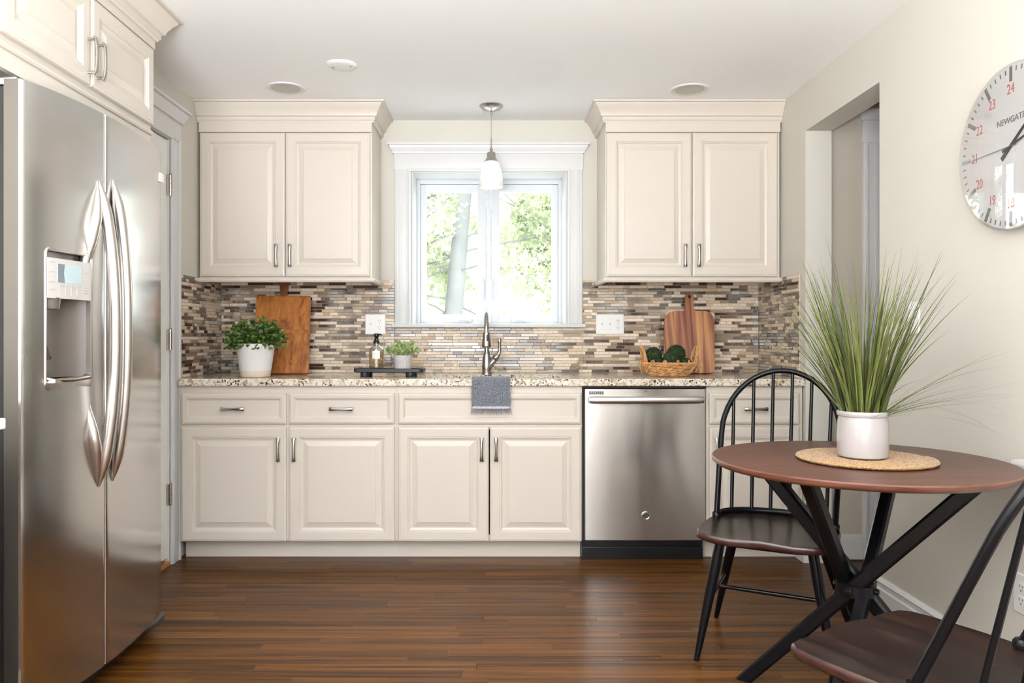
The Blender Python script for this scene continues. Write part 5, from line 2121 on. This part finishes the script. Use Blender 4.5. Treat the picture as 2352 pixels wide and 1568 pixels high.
# ------------------------------------------------------------------ spindle chairs
def make_chair(label):
    r = root('spindle_chair', (0, 0, 0), label, 'chair', 'black spindle-back chairs')
    SZ = .455
    # seat outline (x, y); front = -y
    half = [(0, -.286), (.10, -.284), (.160, -.280), (.198, -.268), (.215, -.245), (.222, -.205), (.224, -.12), (.222, -.04), (.212, .03), (.192, .085), (.160, .128), (.11, .155), (.055, .170), (0, .175)]
    outline = half + [(-x, y) for x, y in half[-2:0:-1]]
    cx0, cy0 = 0, -.055
    def top(x, y, k):
        bowl = -.012 * max(0, 1 - k ** 4)
        f = max(0, min(1, (-y - .10) / .18))
        wave = f * (.0035 * cos(x / .215 * 2 * pi) - .0035)
        return SZ + bowl * (1 - .5 * f) + wave
    mb = MB()
    rings = []
    ks = [.05, .3, .55, .75, .88, .95, .985]
    for k in ks:
        rings.append([(cx0 + (x - cx0) * k, cy0 + (y - cy0) * k, top(x * k, cy0 + (y - cy0) * k, k)) for x, y in outline])
    rings = rings[:]
    mb.rings(rings, True, True, False)
    mb.mi = 1
    edge = [rings[-1]]
    for k, dz in ((1.0, -.005), (1.004, -.012), (.995, -.022), (.965, -.028)):
        edge.append([(cx0 + (x - cx0) * k, cy0 + (y - cy0) * k, top(x, y, 1) + dz) for x, y in outline])
    mb.rings(edge, True, False, True)
    bm = bmesh.new()
    vs = [bm.verts.new(p) for p in mb.v]
    for f, mi in zip(mb.f, mb.m):
        ff = bm.faces.new([vs[i] for i in f]); ff.material_index = mi
    bmesh.ops.remove_doubles(bm, verts=bm.verts, dist=1e-5)
    q_ = MB()
    bm.verts.index_update()
    q_.v = [tuple(v_.co) for v_ in bm.verts]; q_.f = [tuple(v_.index for v_ in f.verts) for f in bm.faces]; q_.m = [f.material_index for f in bm.faces]
    bm.free()
    obj('seat', q_, ['seat', 'seat_edge'], r, 50)
    # low curved rail at the back of the seat
    back = []
    for i in range(25):
        a = pi * i / 24
        back.append((.200 * cos(a), .004 + .150 * sin(a) ** .8, SZ + .006))
    mb = MB()
    mb.tube(back, .008, 10, up=(0, 0, 1), flat=1.5)
    obj('seat_rail', mb, 'black', r, 50)
    # hoop
    K = .46
    def hp(x, z):
        return (x, .0 + (z - SZ) * K, z)
    path = [hp(-.200, SZ - .02), hp(-.203, SZ + .08), hp(-.207, SZ + .18), hp(-.209, SZ + .28)]
    zc = SZ + .30
    for i in range(1, 24):
        a = pi - pi * i / 24
        path.append(hp(.210 * cos(a), zc + .232 * sin(a)))
    path += [(-x, y, z) for x, y, z in path[3::-1]]
    mb = MB()
    mb.tube(path, .0105, 12, up=(0, 1, .3))
    for sg in (-1, 1):
        mb.lathe([(.0, -.002), (.016, .0), (.0165, .012), (.012, .018)], 16, (sg * .200, .002, SZ))
    obj('hoop_back', mb, 'black', r, 50)
    for x in (-.165, -.099, -.033, .033, .099, .165):
        a = math.acos(max(-1, min(1, x / .200)))
        yb = .004 + .150 * sin(a) ** .8
        xt = x * 1.06
        zt = zc + .232 * sqrt(1 - (xt / .210) ** 2)
        mb = MB()
        p0, p1 = Vector((x, yb, SZ + .004)), Vector(hp(xt, zt))
        mb.tube([p0, p0.lerp(p1, .3), p0.lerp(p1, .7), p1], [.0068, .0072, .0068, .0060], 8)
        obj('spindle', mb, 'black', r, 50)
    tops = [(-.145, -.185), (.145, -.185), (-.14, .070), (.14, .070)]
    ft = [(-.222, -.222), (.222, -.222), (-.250, .232), (.250, .232)]
    legs = []
    for (a, b_), (c_, d_) in zip(tops, ft):
        p0, p1 = Vector((a, b_, SZ - .024)), Vector((c_, d_, .0005))
        mb = MB()
        mb.tube([p0, p0.lerp(p1, .25), p0.lerp(p1, .6), p1], [.0165, .0185, .0155, .0095], 12)
        obj('leg', mb, 'black', r, 50)
        legs.append((p0, p1))
    m1 = legs[0][0].lerp(legs[0][1], .52); m3 = legs[2][0].lerp(legs[2][1], .52)
    m2 = legs[1][0].lerp(legs[1][1], .52); m4 = legs[3][0].lerp(legs[3][1], .52)
    for a, b_ in ((m1, m3), (m2, m4), ((m1 + m3) / 2, (m2 + m4) / 2)):
        mb = MB()
        mb.tube([a, a.lerp(b_, .5), b_], [.007, .0085, .007], 10)
        obj('stretcher', mb, 'black', r, 50)
    return r
ch1 = make_chair('black spindle-back chair with dark wood seat behind the round table')
ch2 = copy_tree(ch1)
ch2['label'] = 'nearest black spindle-back chair, cut off by the right edge, in front of the table'
ch1.location = (1.006, 2.760, 0)
ch1.rotation_euler = (0, 0, radians(-28))
ch2.location = (.955, 1.545, 0)
ch2.rotation_euler = (0, 0, radians(-149))

# ------------------------------------------------------------------ outdoors
mb = MB()
mb.box((-20, 8.0, -.9), (20, 40, -.8))
obj('lawn', mb, 'lawn', kind='structure')
mb = MB()
mb.box((-6, 4.75, -.92), (6, 8.0, -.79))
obj('bounce_ground', mb, paint('bounce_ground_pale', (.78, .77, .75), .8, 30, .1, .03), kind='structure')  # unseen pale ground added to bounce skylight up to the ceiling
def bt(path, r0, r1, mb):
    n = len(path)
    mb.tube(path, [r0 + (r1 - r0) * i / (n - 1) for i in range(n)], 9)
def maple(name, label, base, lean, H, R, seed, region, nleaf, size, branches):
    rg = random.Random(seed)
    rt = root(name, base, label, 'tree', 'trees outside the window')
    mb = MB()
    b0 = Vector(base)
    trunk = [b0 + Vector((lean[0] * t + .05 * sin(t * 5), lean[1] * t, H * t)) for t in [i / 8 for i in range(9)]]
    bt(trunk, R, R * .6, mb)
    obj('trunk', mb, 'bark', rt, 60)
    mb = MB()
    pts_all = []
    for k in range(branches):
        t = rg.uniform(.35, 1)
        p = b0 + Vector((lean[0] * t, lean[1] * t, H * t))
        a = rg.uniform(0, 2 * pi)
        L = rg.uniform(1.2, 2.6)
        path = [p]
        d_ = Vector((cos(a), sin(a) * .6, rg.uniform(-.35, .35))).normalized()
        for i in range(6):
            d_ = (d_ + rvec(rg) * .22 + Vector((0, 0, -.05))).normalized()
            path.append(path[-1] + d_ * L / 6)
        bt(path, R * .10, .004, mb)
        pts_all += path[2:]
        for i in range(2, 6):
            q0 = path[i]
            for _ in range(2):
                d2 = (d_ + rvec(rg)).normalized()
                q1 = q0 + d2 * rg.uniform(.2, .5)
                mb.tube([q0, q0.lerp(q1, .5) + rvec(rg) * .03, q1], [.007, .005, .002], 4)
                pts_all += [q0.lerp(q1, .5), q1]
    obj('branches', mb, 'bark', rt, kind='stuff')
    mb = MB()
    star = []
    for k in range(10):
        a = pi / 2 + 2 * pi * k / 10
        rr_ = [1.0, .34, .85, .40, .62, .16, .62, .40, .85, .34][k]
        star.append((rr_ * cos(a), rr_ * sin(a)))
    for k in range(nleaf):
        p = rg.choice(pts_all) + rvec(rg) * rg.uniform(.0, .28)
        n_ = (Vector((0, -.6, .6)) + rvec(rg) * .9).normalized()
        u_ = n_.orthogonal().normalized()
        v_ = n_.cross(u_)
        a = rg.uniform(0, 2 * pi)
        u2 = u_ * cos(a) + v_ * sin(a); v2 = n_.cross(u2)
        s_ = size * rg.uniform(.6, 1.2)
        mb.add([p + u2 * (x * s_) + v2 * (y * s_) for x, y in star], [tuple(range(10))])
    obj('foliage', mb, 'maple', rt, kind='stuff', recalc=False)
maple('maple_tree', 'pale leafy maple tree with leaning trunk outside the left window pane', (-.78, 9.0, -.8), (.62, 0, 0), 4.6, .135, 4, None, 26000, .060, 48)
maple('maple_tree', 'pale maple tree with thin branches outside the right window pane', (2.6, 13.0, -.8), (-.9, 0, 0), 5.2, .12, 14, None, 17000, .088, 48)
r = root('garage', (2.2, 17, -.8), 'low white garage seen through the right window pane', 'building')
mb = MB()
mb.box((.35, 16, -.8), (5, 20, 1.45))
obj('wall', mb, 'siding', r)
mb = MB()
mb.add([(.2, 15.8, 1.4), (5.2, 15.8, 1.4), (5.2, 18, 2.1), (.2, 18, 2.1), (.2, 15.8, 1.5), (5.2, 15.8, 1.5), (5.2, 18, 2.2), (.2, 18, 2.2)], [(0, 1, 2, 3), (4, 5, 6, 7), (0, 1, 5, 4), (1, 2, 6, 5), (2, 3, 7, 6), (3, 0, 4, 7)])
obj('roof', mb, 'roof', r)
mb = MB()
mb.box((.6, 15.97, -.8), (2.2, 16.0, 1.2), .01)
obj('garage_door', mb, 'trim', r)
